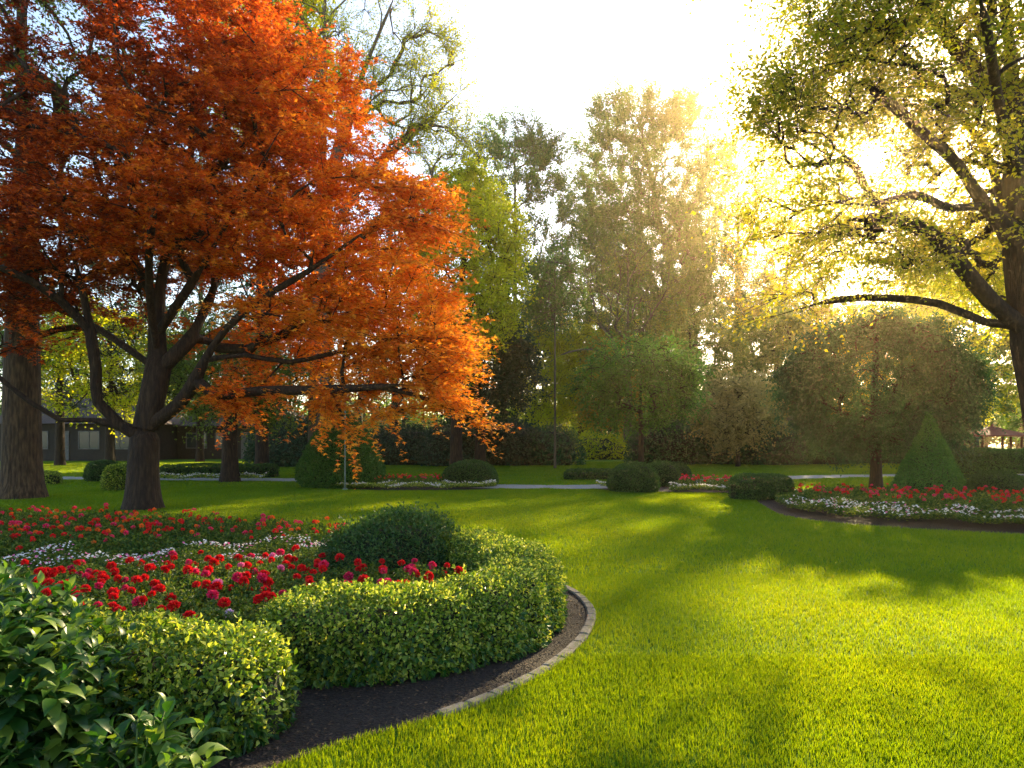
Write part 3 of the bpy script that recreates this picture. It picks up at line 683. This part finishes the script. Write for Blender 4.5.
# ------------------------------------------------------------------ big tree at the right with the sun in its crown
RX, RY = (1066 - 512) / F * 13, 13.0
def R3(lst): return [P(a, b, c) - [RX, RY, 0] for a, b, c in lst]
tr = [(0, 0, 0)] + R3([(1060, 470, 13), (1050, 400, 13), (1038, 340, 13), (1028, 270, 13), (1020, 180, 13), (1014, 90, 13), (1004, 0, 13), (985, -110, 13), (975, -220, 13)])
sk = Skeleton(tr, .35, 3.0)
for l in ([(1022, 345, 13), (990, 300, 12.9), (958, 262, 12.8), (928, 232, 12.7), (895, 219, 12.5), (850, 220, 12.3), (810, 235, 12)],
          [(1020, 340, 13), (985, 322, 13.1), (940, 304, 13.3), (890, 298, 13.5), (835, 300, 13.8), (775, 316, 14)],
          [(1010, 260, 13), (985, 205, 12.8), (958, 165, 12.5), (925, 135, 12.2), (880, 95, 12), (830, 70, 11.8), (790, 75, 11.5)],
          [(990, 215, 12.8), (950, 208, 12.3), (915, 195, 11.8), (870, 205, 11.3), (820, 200, 11)],
          [(1004, 120, 13), (965, 60, 12.5), (930, 10, 12), (890, -40, 11.6)], [(1004, 120, 13), (1040, 60, 12.8), (1090, 10, 12.5)], [(1004, 100, 13), (985, 40, 14), (960, -20, 15.2)],
          [(1006, 190, 13), (1050, 130, 12.6), (1110, 90, 12.2)], [(1008, 220, 13), (985, 150, 14), (950, 110, 15), (910, 90, 16)], [(1006, 180, 13), (1000, 110, 11.6), (985, 20, 10.2), (960, -80, 9.2)]):
    sk.limb(R3(l), w=30)
blobs = [((930, 60, 12.2), (2.4, 2.4, 1.3), 110), ((850, 70, 11.8), (1.3, 1.8, .9), 60), ((880, 0, 11.8), (1.8, 1.8, .9), 50), ((905, 245, 15), (2.2, 1.6, .6), 34), ((1010, 230, 14.5), (2.2, 2.2, .9), 40), ((945, 262, 17), (1.8, 1.4, .5), 20), ((1060, 290, 16), (2, 2, .7), 24), ((820, 215, 12.4), (1.4, 1.2, .45), 26), ((900, 250, 12.8), (1.5, 1.0, .35), 20), ((960, 170, 13.5), (1.4, 1.2, .8), 30), ((1010, 20, 12.5), (2.6, 2.8, 1.6), 70), ((900, -60, 12), (3, 3, 1.4), 60), ((800, 120, 11.4), (.8, 1.2, .55), 14), ((775, 100, 11.3), (.5, .5, .5), 7), ((965, 140, 12.6), (1.2, 2, .9), 26),
         ((850, 215, 11.6), (1.0, 1.4, .4), 14), ((800, 160, 11.8), (.8, .8, .3), 8), ((1080, 120, 12.6), (2.2, 2.5, 2), 50), ((960, 230, 13), (1.0, 1.6, .4), 12), ((840, 290, 13.6), (1.2, 1, .35), 12), ((1000, -160, 12.5), (3.2, 3, 2), 50), ((905, 100, 15.5), (2, 1.2, 1.2), 24)]
tg = np.concatenate([ell(n, P(*c) - [RX, RY, 0], r, .3) for c, r, n in blobs])
def sun_gap(c):
    q = c + np.array([RX, RY, 0]) - np.array([0, 0, HC]); d = np.linalg.norm(q, axis=1); ang = np.arccos(np.clip(q @ SUN / d, -1, 1))
    return ang > math.radians(.25) + np.abs(rng.normal(0, math.radians(.6), len(c)))
sk.reach(tg, lift=.2, jit=.15, zpen=.4)
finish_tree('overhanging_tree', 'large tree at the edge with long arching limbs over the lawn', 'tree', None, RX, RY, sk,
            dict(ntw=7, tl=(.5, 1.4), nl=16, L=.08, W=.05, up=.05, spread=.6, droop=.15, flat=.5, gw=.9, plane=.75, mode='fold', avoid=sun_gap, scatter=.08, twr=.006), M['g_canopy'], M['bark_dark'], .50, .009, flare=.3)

# ------------------------------------------------------------------ other trees
GRP = 'trees around the far lawn'
def simple_tree(name, label, px, Y, top_y, rw, crown_y, leafm, barkm='bark_dark', R=.3, nt=160, blobs=None, lean=0, kw=None, lift=.4, shell=.35, group=None, cz=None, k_ang=1.2, trunk=None, limbs=(), H=None):
    x = (px - 512) / F * Y; H = H or HC + (YH - top_y) / F * Y; zb = HC + (YH - crown_y) / F * Y
    tr = trunk or [(0, 0, 0), (lean * .1, 0, H * .25), (lean * .35, .1, H * .5), (lean * .7, 0, H * .75), (lean, 0, H * .96)]
    sk = Skeleton(tr, max(.4, H / 40), cz if cz is not None else zb * .8)
    for l in limbs: sk.limb(l)
    if blobs is None: tg = ell(nt, (lean * .6, 0, (H + zb) / 2), (rw, rw, (H - zb) / 2), shell)
    else: tg = np.concatenate([ell(n, c, r, shell) for c, r, n in blobs])
    sk.reach(tg, lift=lift, k_ang=k_ang)
    d = dict(ntw=10, tl=(.5, 1.2), nl=19, L=.17, W=.11, up=.1, spread=.9, droop=.15, flat=.35, mode='quad', scatter=.12, twr=.012)
    d.update(kw or {})
    return finish_tree(name, label, 'tree', group, x, Y, sk, d, M[leafm], M[barkm], R, .018, flare=.3)
def fan_targets(H, zb, rw, n, p=1.4):
    """targets of upswept limbs: wider at the top"""
    u = rng.random(n); z = zb + (H - zb) * u; w = rw * np.sqrt(np.clip(1 - ((u - .55) / .5) ** 2, .03, 1)); a = rng.uniform(0, TAU, n); q = rng.uniform(.25, 1, n) ** .7
    return np.stack([np.cos(a) * w * q, np.sin(a) * w * q, z], 1)

# feathery tall trees in the middle distance
def feather(name, label, px, Y, top_y, rw, crown_y, leafm, n=170, lean=0, R=.35, nl=20, forks=None, L=.155, ntw=12, sc=1.0):
    n = int(n * 1.7); forks = [[tuple(c * sc for c in q) for q in fk] for fk in forks or []]; L *= sc; lean *= sc
    x = (px - 512) / F * Y; H = HC + (YH - top_y) / F * Y; zb = HC + (YH - crown_y) / F * Y
    sk = Skeleton([(0, 0, 0), (lean * .1, 0, H * .25), (lean * .35, .1, H * .5), (lean * .7, 0, H * .75), (lean, 0, H * .97)], .5, zb * .75)
    for fk in forks or []: sk.limb(fk)
    tg = fan_targets(H, zb, rw, n); tg[:, 0] += lean * (tg[:, 2] / H); sk.reach(tg, lift=.9, k_ang=2.0, zpen=1.5)
    return finish_tree(name, label, 'tree', None, x, Y, sk, dict(ntw=ntw, tl=(.8 * sc, 1.9 * sc), nl=nl, L=L, W=L * .55, up=.55, spread=.5, droop=.05, flat=.25, mode='quad', scatter=.10, twr=.014), M[leafm], M['bark_grey'], R, .02, flare=.3)
feather('feathery_tree', 'tall narrow feathery tree rising beside the spreading maple', 515, 60, 135, 5.2, 370, 'g_mid', 190, sc=1.3)
H = HC + 328 / F * 46
feather('feathery_tree', 'tallest tree with upswept fan of branches in the middle', 690, 72, 112, 9, 330, 'g_mid', 320, lean=-3.4, R=.9, sc=1.56,
        forks=[[(-.3, 0, 3), (.3, .2, 7), (1.2, .3, 11), (2.4, .2, 15)], [(-.5, 0, 5), (-3, -.3, 9), (-5.5, -.5, 11), (-8, -.6, 11.8)], [(-.4, 0, 6), (-1.8, 0, 10), (-3.2, 0, 14)]])
feather('feathery_tree', 'tall tree with many upright bare-looking limbs right of the fan shaped tree', 738, 78, 152, 8, 350, 'g_mid', 150, R=.7, nl=13, sc=1.5)
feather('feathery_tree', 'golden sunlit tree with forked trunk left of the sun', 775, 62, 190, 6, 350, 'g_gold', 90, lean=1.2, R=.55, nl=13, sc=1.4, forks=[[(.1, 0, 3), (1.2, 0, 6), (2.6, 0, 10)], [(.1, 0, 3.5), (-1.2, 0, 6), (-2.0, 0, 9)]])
feather('feathery_tree', 'tree with arching bare limbs showing white sky behind', 628, 56, 250, 5.0, 340, 'g_olive', 60, R=.4, nl=10, forks=[[(0, 0, 5), (-2, 0, 8.5), (-5, 0, 8.6), (-7.5, 0, 7)], [(0, 0, 6), (-1.5, 0, 10), (-4, 0, 12)]])
feather('feathery_tree', 'broad green feathery tree below and left of the tallest fan', 640, 76, 190, 8, 350, 'g_mid', 140, R=.6, nl=14, sc=1.5)
feather('feathery_tree', 'lower hazy feathery tree just right of the slender trunk', 588, 74, 245, 6.5, 370, 'g_fresh', 100, R=.5, nl=14, sc=1.3)
# sparse tall tree top left
simple_tree('bare_topped_tree', 'very tall thin-leaved tree rising behind the orange maple', 318, 27, -170, 4.6, 130, 'g_yellow', barkm='bark_grey', R=.42, lean=.4, cz=8, k_ang=2.0, lift=.7,
    limbs=[[(0, 0, 9), (2, 0, 12), (4, .3, 14), (5.6, .2, 15.4)], [(0, 0, 8), (2.4, 0, 10.3), (4.4, 0, 11.6), (5.6, 0, 12.6)], [(0, 0, 10), (1.4, 0, 15), (3, 0, 19)]],
    blobs=[((3, 0, 14.6), (2.3, 2, 1.8), 60), ((4.6, 0, 13.2), (1.4, 1.4, 1.2), 34), ((1, 0, 18), (3.4, 3, 4), 90), ((-2, 0, 15), (2.5, 2.5, 3.5), 50), ((4.2, 0, 16.8), (1.4, 1.5, 1.2), 24)],
    kw=dict(ntw=10, tl=(.8, 1.7), nl=15, L=.085, W=.05, up=.35, spread=.5, droop=.05, scatter=.05, twr=.007))
simple_tree('tall_tree', 'yellow green tree top showing above the maple', 262, 30, -60, 3.4, 140, 'g_yellow', nt=120)
simple_tree('yellow_green_tree', 'bright yellow green tree just past the edge of the maple', 456, 33, 168, 2.9, 365, 'g_yellow', nt=230, lean=.6, kw=dict(L=.15, W=.10, nl=20))
simple_tree('dark_evergreen', 'dark blue green evergreen behind the round clipped ball', 480, 37, 305, 3.0, 425, 'g_dark', nt=170, kw=dict(droop=.35, up=-.1))
simple_tree('slender_tree', 'slender young tree with bare straight trunk', 555, 36, 240, 1.5, 330, 'g_mid', R=.065, barkm='bark_grey', nt=60, kw=dict(nl=12, L=.12, W=.07))
simple_tree('round_tree', 'small rounded green tree standing before the wood', 641, 33.5, 338, 3.1, 432, 'g_fresh', R=.14, nt=150, kw=dict(flat=.6, L=.13, W=.09), cz=1.3)
simple_tree('pale_shrub_tree', 'pale cream leaved small tree beside the thick trunk', 738, 38, 375, 2.4, 445, 'g_pale', R=.12, nt=90, cz=.6)
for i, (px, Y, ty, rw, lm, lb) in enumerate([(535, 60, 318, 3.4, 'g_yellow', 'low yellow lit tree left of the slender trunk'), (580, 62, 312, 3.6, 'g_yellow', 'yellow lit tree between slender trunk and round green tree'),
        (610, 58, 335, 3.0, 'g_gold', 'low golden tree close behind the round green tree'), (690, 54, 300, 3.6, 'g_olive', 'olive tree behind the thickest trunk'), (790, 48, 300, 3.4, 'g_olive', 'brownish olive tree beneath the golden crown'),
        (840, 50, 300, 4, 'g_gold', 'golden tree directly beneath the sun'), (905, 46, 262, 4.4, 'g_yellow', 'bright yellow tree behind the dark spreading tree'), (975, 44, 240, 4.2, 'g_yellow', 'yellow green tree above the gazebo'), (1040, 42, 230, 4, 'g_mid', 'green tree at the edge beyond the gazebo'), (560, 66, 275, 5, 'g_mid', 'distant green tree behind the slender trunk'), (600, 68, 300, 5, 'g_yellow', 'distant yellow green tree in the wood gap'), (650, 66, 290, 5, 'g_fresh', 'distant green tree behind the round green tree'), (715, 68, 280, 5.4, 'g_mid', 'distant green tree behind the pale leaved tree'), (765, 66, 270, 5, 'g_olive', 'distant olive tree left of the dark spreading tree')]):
    simple_tree('wood_tree', lb, px, Y, ty, rw, 435, lm, nt=150, kw=dict(L=.20, W=.12, nl=17), cz=1.0, R=.22)
simple_tree('yellow_green_tree', 'light yellow green tree added behind the large edge tree to shade the lawn', 1078, 21, 175, 4.4, 330, 'g_yellow', nt=95, R=.2, kw=dict(L=.11, W=.07, nl=15))  # trunk out of frame; crown put in to dapple lawn and right bed
simple_tree('narrow_conifer', 'thin pointed treetop against the white sky below the sun', 911, 60, 255, 1.2, 400, 'g_olive', nt=60, R=.15)
simple_tree('dark_spreading_tree', 'dark low spreading tree overhanging the right flower bed', 876, 21.5, 312, 2.85, 452, 'g_deep', R=.17, nt=420, shell=.6, cz=1.0, lift=.3,
            kw=dict(ntw=9, tl=(.3, .75), nl=22, L=.085, W=.05, droop=.45, up=-.15, flat=.45, scatter=.07, mode='fold', twr=.006))
simple_tree('dark_tree', 'dark bushy tree between the cone and the gazebo', 932, 31, 362, 1.6, 455, 'g_deep', R=.15, nt=170, cz=.8, kw=dict(L=.12, W=.07, droop=.35))
# left background
sk_l = simple_tree('old_tree', 'old tree with thick furrowed trunk at the far left', 22, 18.2, -60, 4.2, 200, 'g_olive', barkm='bark', R=.47, nt=130, H=15, kw=dict(L=.11, W=.07, nl=12), limbs=[[(0, 0, 4.2), (1.2, .3, 4.6), (2.6, .6, 4.3)], [(0, 0, 4.6), (-1.5, 0, 6), (-3, 0, 6.4)]])
simple_tree('shade_tree', 'tree with plain brown trunk between the maple and the clipped cone', 230, 25, 330, 2.6, 425, 'g_olive', R=.30, nt=120, kw=dict(L=.11, W=.07), cz=2.0)
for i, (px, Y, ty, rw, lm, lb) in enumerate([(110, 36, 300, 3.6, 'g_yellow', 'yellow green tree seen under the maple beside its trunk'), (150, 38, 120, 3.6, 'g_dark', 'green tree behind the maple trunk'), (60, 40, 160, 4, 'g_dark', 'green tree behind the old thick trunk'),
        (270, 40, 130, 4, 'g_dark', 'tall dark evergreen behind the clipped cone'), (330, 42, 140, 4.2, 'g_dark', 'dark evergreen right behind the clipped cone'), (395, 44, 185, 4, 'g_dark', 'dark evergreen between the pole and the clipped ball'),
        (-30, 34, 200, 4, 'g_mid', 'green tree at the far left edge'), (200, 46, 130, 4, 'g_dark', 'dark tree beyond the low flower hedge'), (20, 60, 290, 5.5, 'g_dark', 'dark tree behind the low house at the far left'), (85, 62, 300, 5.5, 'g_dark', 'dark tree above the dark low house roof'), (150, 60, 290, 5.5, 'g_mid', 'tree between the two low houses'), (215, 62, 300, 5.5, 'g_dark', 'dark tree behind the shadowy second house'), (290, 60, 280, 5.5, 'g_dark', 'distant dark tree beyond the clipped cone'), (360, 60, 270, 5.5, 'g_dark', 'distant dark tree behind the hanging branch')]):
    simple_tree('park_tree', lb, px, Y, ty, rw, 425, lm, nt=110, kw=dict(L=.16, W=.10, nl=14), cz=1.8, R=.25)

# dark undergrowth shrubs along the wood edge
def loose_shrub(label, px, Y, r, h, lm, name='shrub'):
    x = (px - 512) / F * Y
    revolve_shrub(name, label, 'shrub', x, Y, dome(r, h, .7), M[lm], 150, .16, .10, mode='quad', amp=.18, f=1.8, jit=.2, seed=px * .1)
for px, Y, r, h, lm, lb in [(455, 40, 2.4, 2.2, 'g_dark', 'dark shrub under the evergreen'), (505, 41, 2.4, 2.6, 'g_dark', 'dark shrub at the foot of the feathery tree'), (548, 41, 2.0, 2.2, 'g_deep', 'dark shrub beneath the slender tree'), (665, 42, 2.4, 2.6, 'g_deep', 'dark shrub left of the thick trunk'),
        (725, 43, 2.6, 3.0, 'g_deep', 'brown green shrub under the pale tree'), (768, 42, 2.6, 3.4, 'g_deep', 'dark shrub left of the spreading tree'), (815, 43, 2.6, 3, 'g_deep', 'dark shrub half hidden by the spreading tree'), (405, 42, 2.6, 2.2, 'g_dark', 'dark shrub behind the hanging orange branch'),
        (600, 52, 2.2, 1.8, 'g_yellow', 'sunlit yellow shrub deep in the wood gap'), (300, 40, 3, 2.6, 'g_dark', 'dark shrub behind the clipped cone'), (850, 45, 3, 3, 'g_deep', 'dark shrub behind the spreading trunk'), (905, 44, 3, 3, 'g_deep', 'dark shrub behind the pointed cone')]:
    loose_shrub(lb, px, Y, r, h, lm)

# distant wood closing the view
def wood():
    mb = MB(); tr = MB(); n = 260
    x = rng.uniform(-85, 85, n); y = 76 + rng.uniform(0, 22, n); h = rng.uniform(4.5, 8.5, n) 
    for i in range(n):
        m = 700; p = ell(m, (x[i], y[i], h[i] * .52), (2.6, 2.6, h[i] * .48), .4)
        leaves(mb, p, rnd(m), rnd(m), rng.uniform(.3, .55, m), .28, mat=int(rng.random() < .5), mode='quad')
    pts = np.stack([np.stack([x, y, 0 * x], 1), np.stack([x, y, h * .9], 1)], 1); tubes(mb, pts, np.broadcast_to([.25, .08], (n, 2)), 5, mat=2)
    return mb.build('distant_wood', [M['g_olive'], M['g_mid'], M['bark_dark']])
tag(wood(), 'far wood of mixed green trees closing off the park', 'wood', kind='stuff')

# ------------------------------------------------------------------ clipped shrubs in the far beds
def at(px, py): return G(px, py)
x, y = at(335, 488)
revolve_shrub('clipped_cone', 'big round-shouldered clipped evergreen cone behind the maple branch', 'topiary', x, y + .8, [(1.15, 0), (1.38, .25), (1.36, .6), (1.18, 1.1), (.88, 1.65), (.5, 2.15), (.2, 2.42), (.001, 2.5)], M['yew'], 2000, .075, .04, amp=.03, f=3, jit=.04)
x, y = at(929, 497)
revolve_shrub('clipped_cone', 'pointed dark green clipped cone in the right flower bed', 'topiary', x, y, [(.82, 0), (.9, .12), (.72, .6), (.5, 1.1), (.27, 1.6), (.09, 2.02), (.001, 2.3)], M['yew_bright'], 3500, .055, .028, amp=.02, f=5, jit=.03)
x, y = at(469, 487)
revolve_shrub('clipped_ball', 'smooth round clipped ball at the end of the oval bed', 'shrub', x, y + .6, dome(.95, .82, .7), M['box_dark'], 2500, .05, .028, amp=.02, jit=.02)
for px, py, r, h, lb in [(637, 493, .78, .82, 'larger clipped mound in front of the red and white bed'), (665, 487, .68, .78, 'clipped mound tucked behind the larger one'), (680, 484, .55, .66, 'smallest clipped mound at the back of the trio')]:
    x, y = at(px, py); revolve_shrub('clipped_mound', lb, 'shrub', x, y + .6, dome(r, h, .6), M['box_dark'], 2600, .05, .028, amp=.03, jit=.02, sx=1.0)
x, y = at(760, 501)
sweep_hedge('block_hedge', 'dark rounded hedge block between the two right-hand beds', 'hedge', [(x - .55, y + .5), (x + 1.1, y + .75)], .5, .62, M['box_dark'], 2600, .05, .028, amp=.03, f=3)
x, y = at(1010, 503)
revolve_shrub('clipped_mound', 'dark rounded shrub cut by the right edge of the bed', 'shrub', x + .15, y + .7, dome(.62, .72, .6), M['box_dark'], 2600, .05, .028, amp=.03, jit=.02)
def line_px(lst): return [at(*p) for p in lst]
sweep_hedge('low_hedge', 'low clipped hedge beyond the path in the centre', 'hedge', [(2.0, 26.4), (4.2, 26.6)], .45, .35, M['box_dark'], 1200, .06, .035)
sweep_hedge('long_hedge', 'long dark clipped hedge in front of the gazebo', 'hedge', [(20, 31.5), (27, 31)], .8, 1.05, M['yew'], 900, .09, .05)
sweep_hedge('low_hedge', 'low hedge strip between pointed cone and rounded shrub', 'hedge', [(13.3, 20.6), (15.6, 20.6)], .4, .45, M['box_dark'], 1400, .06, .035)
x, y = at(113, 491)
revolve_shrub('box_shrub', 'square clipped golden box shrub left of the maple trunk', 'shrub', x, y + .5, dome(.55, .78, .35), M['box'], 2600, .05, .03, amp=.02)
x, y = at(92, 482)
revolve_shrub('box_shrub', 'smaller clipped box shrub tucked behind the square one', 'shrub', x, y + .7, dome(.6, .72, .35), M['box_dark'], 2000, .06, .03, amp=.02)
x, y = at(50, 484)
sweep_hedge('low_hedge', 'golden low hedge beside the old thick trunk', 'hedge', [(x - 1.2, y), (x + .3, y)], .35, .42, M['box'], 1600, .055, .03)
sweep_hedge('low_hedge', 'low clipped hedge strip crossing behind the maple trunk', 'hedge', [(-14.2, 27.5), (-12, 28), (-9.6, 28)], .5, .5, M['box_dark'], 1000, .07, .04)
cover('bedding_flowers', 'pale strip of bedding flowers behind the maple trunk', [(-13.5, 24.6), (-9.2, 25), (-9.2, 25.9), (-13.5, 25.6)], 500, .3, .08, .05, [M['box'], M['white']], [.6, .4])

# oval bed
cover('edging_flowers', 'pale green and white edging plants around the oval bed', np.array([(-6.4, 22.2), (-5.4, 21.2), (-3.6, 20.75), (-1.6, 20.75), (-.5, 21.3), (-.5, 22), (-1.6, 21.6), (-3.6, 21.6), (-5.2, 21.9), (-6, 22.8)]), 1400, .24, .06, .035, [M['box'], M['white']], [.75, .25])
OVAL_IN = [(-5.8, 22.6), (-5, 22), (-3.4, 21.7), (-2.2, 21.8), (-2.2, 23.6), (-4, 24), (-5.4, 23.6)]
for p in poisson(OVAL_IN, .45): flower_plant(p[0], p[1], ['red', 'orange', 'crimson'], 4, 'small red flower plant in the oval bed', 'red flowers in the oval bed', far=True, s=.9)
# mid bed
cover('white_bedding', 'white bedding flowers along the front of the middle bed', [(4.6, 19.9), (7.0, 19.5), (7.7, 19.5), (7.7, 20.2), (6.0, 20.4), (4.8, 20.9)], 1500, .24, .06, .04, [M['rose_leaf'], M['white']], [.82,.18])
cover('white_bedding', 'yellow green and white edging at the near end of the middle bed', [(2.6, 21.5), (3.0, 20.9), (3.5, 20.5), (3.7, 21.3), (3.2, 22)], 1500, .26, .06, .04, [M['box'], M['white']], [.7, .3])
for p in poisson([(5.2, 20.9), (7.8, 20.4), (8.4, 21.4), (7, 22.3), (5.6, 22.4)], .4): flower_plant(p[0], p[1], ['red', 'crimson'], 5, 'red flower plant behind the white edging of the middle bed', 'red flowers in the middle bed', far=True)
# right bed
cover('white_bedding', 'white flowers and green leaves edging the right-hand bed', [(6.0, 15.6), (5.95, 13.9), (6.7, 12.75), (8.5, 11.7), (11, 10.95), (13, 11), (13, 12.2), (11, 12.2), (8.9, 13.1), (7.6, 14.2), (6.8, 15.8)], 1500, .28, .055, .04, [M['rose_leaf'], M['white'], M['pink']], [.86, .12, .02])
cover('ground_cover', 'low green foliage filling the right-hand bed', [(6.2, 16), (7.2, 14.4), (8.8, 12.9), (11.3, 11.9), (14, 11.6), (16.6, 13.2), (16.6, 17), (13, 19), (9.5, 19.3), (7, 18.3)], 420, .28, .085, .05, [M['rose_leaf']], [1.0])
for p in poisson([(7.0, 17.4), (7.6, 15.4), (9.2, 13.9), (11.3, 12.9), (13.2, 12.6), (14, 15), (12.6, 16.6), (10.6, 17.6), (8.4, 18.2)], .52): flower_plant(p[0], p[1], ['red', 'red', 'crimson'], 5, 'red flower plant in the right-hand bed by the pointed cone', 'red flowers in the right-hand bed', far=True)

# ------------------------------------------------------------------ pole, gazebo, houses
x, y = at(345, 490)
root = empty('garden_pole', (x, y, 0), 'thin grey green metal pole standing before the clipped cone', 'pole')
mb = MB(); h = HC + (YH - 397) / F * y
tubes(mb, [[(0, 0, 0), (0, 0, h * .5), (0, 0, h)]], [[.026, .022, .018]], 8); mb.build('shaft', M['metal'], root)
mb = MB(); tubes(mb, [[(0, 0, h), (0, 0, h + .03), (0, 0, h + .05)]], [[.03, .034, .01]], 8); mb.build('cap', M['metal'], root)
mb = MB(); tubes(mb, [[(0, 0, .0), (0, 0, .03), (0, 0, .06)]], [[.09, .085, .05]], 10); mb.build('base', M['metal'], root)

def gazebo():
    Y = 38.0; x = (992 - 512) / F * Y
    root = empty('gazebo', (x, Y, 0), 'open wooden gazebo with reddish tiled roof beyond the long hedge', 'gazebo', rz=.26)
    N = 6; R = 1.35; a = np.arange(N) / N * TAU
    mb = MB(); v = [(math.cos(t) * (R + .12), math.sin(t) * (R + .12), z) for z in (0, .25) for t in a]
    mb.add(v, [(i, (i + 1) % N, N + (i + 1) % N, N + i) for i in range(N)]); mb.f.append((np.array([[N + i for i in range(N)]]), 0, False)); mb.build('floor_deck', M['timber'], root)
    for t in a:
        m = MB(); c, s = math.cos(t) * R, math.sin(t) * R; tubes(m, [[(c, s, .25), (c, s, 1.2), (c, s, 1.75)]], [[.07, .06, .07]], 8); m.build('post', M['timber'], root)
    for i in range(N):
        if i == 4: continue
        p0 = np.array([math.cos(a[i]) * R, math.sin(a[i]) * R]); p1 = np.array([math.cos(a[(i + 1) % N]) * R, math.sin(a[(i + 1) % N]) * R]); m = MB()
        for z in (.4, .95): tubes(m, [[(*p0, z), (*((p0 + p1) / 2), z), (*p1, z)]], [[.03] * 3], 6)
        for q in np.linspace(.12, .88, 7): pp = p0 + (p1 - p0) * q; tubes(m, [[(*pp, .4), (*pp, .7), (*pp, .95)]], [[.018] * 3], 5)
        m.build('railing', M['timber'], root)
    rm = MB(); prof = [(R + .62, 1.68), (R + .6, 1.76), (.9, 2.0), (.28, 2.2), (.05, 2.28)]
    v = [(math.cos(t) * r, math.sin(t) * r, z) for r, z in prof for t in a]; f = []
    for k in range(len(prof) - 1): f += [(k * N + i, k * N + (i + 1) % N, (k + 1) * N + (i + 1) % N, (k + 1) * N + i) for i in range(N)]
    rm.add(v, f); rm.f.append((np.array([list(range(N))[::-1]]), 0, False)); rf = rm.build('roof', M['tile'], root)
    m = MB(); tubes(m, [[(0, 0, 2.26), (0, 0, 2.36), (0, 0, 2.48)]], [[.07, .09, .01]], 8); m.build('finial', M['timber'], rf)
gazebo()

def house(label, x, Y, w, d, eave, ridge, wins, doors=()):
    root = empty('house', (x, Y, 0), label, 'house')
    mb = MB(); mb.box(-w / 2, w / 2, 0, d, 0, eave); mb.build('wall', M['wall'], root)
    o = .6; mb = MB(); v = [(-w / 2 - o, -o, eave + .003), (w / 2 + o, -o, eave + .003), (w / 2 + o, d + o, eave + .003), (-w / 2 - o, d + o, eave + .003), (-w / 2 + d * .35, d / 2, ridge), (w / 2 - d * .35, d / 2, ridge)]
    mb.add(v, [(0, 1, 5, 4), (2, 3, 4, 5)]); mb.f.append((np.array([(1, 2, 5), (3, 0, 4)]), 0, False)); mb.f.append((np.array([(3, 2, 1, 0)]), 0, False))
    rf = mb.build('roof', M['roof'], root)
    mb = MB(); mb.box(w * .22, w * .22 + .7, d * .5, d * .5 + .6, ridge - .7, ridge + .7); mb.build('chimney', M['wall'], rf)
    for (wx, ww, z0, z1) in wins:
        fr = MB(); b = .07
        fr.box(wx, wx + b, -.05, .02, z0, z1); fr.box(wx + ww - b, wx + ww, -.05, .02, z0, z1); fr.box(wx + b, wx + ww - b, -.05, .02, z0, z0 + b); fr.box(wx + b, wx + ww - b, -.05, .02, z1 - b, z1)
        fr.box(wx + ww / 2 - .025, wx + ww / 2 + .025, -.045, .02, z0 + b, z1 - b)
        f = fr.build('window', M['frame'], root); pn = MB(); pn.box(wx + b, wx + ww - b, -.02, -.004, z0 + b, z1 - b); pn.build('pane', M['glass'], f)
    for (dx, dw, dh) in doors:
        m = MB(); m.box(dx, dx + dw, -.06, -.003, .02, dh); dr = m.build('door', M['frame'], root); m = MB(); m.box(dx + dw - .14, dx + dw - .08, -.11, -.062, dh * .45, dh * .5); m.build('handle', M['metal'], dr)
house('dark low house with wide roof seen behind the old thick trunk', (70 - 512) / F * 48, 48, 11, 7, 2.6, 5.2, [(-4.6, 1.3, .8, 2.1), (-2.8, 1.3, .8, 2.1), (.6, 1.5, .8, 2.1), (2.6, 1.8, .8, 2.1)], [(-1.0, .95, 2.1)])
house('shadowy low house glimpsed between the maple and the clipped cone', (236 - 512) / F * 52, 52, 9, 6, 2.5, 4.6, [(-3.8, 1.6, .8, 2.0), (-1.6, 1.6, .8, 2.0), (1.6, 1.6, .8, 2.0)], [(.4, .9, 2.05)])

# ------------------------------------------------------------------ haze
hm, n, l = newmat('haze'); out = n.new('ShaderNodeOutputMaterial'); pv = n.new('ShaderNodeVolumePrincipled')
pv.inputs['Color'].default_value = (1.0, .74, .42, 1); pv.inputs['Density'].default_value = HAZE_DENSITY; pv.inputs['Anisotropy'].default_value = .86
l.new(pv.outputs[0], out.inputs['Volume'])
mb = MB(); mb.box(-GX - 2, GX + 2, GY0 - 2, GY1 + 2, -1, 42); hz = mb.build('haze', hm); tag(hz, kind='stuff');
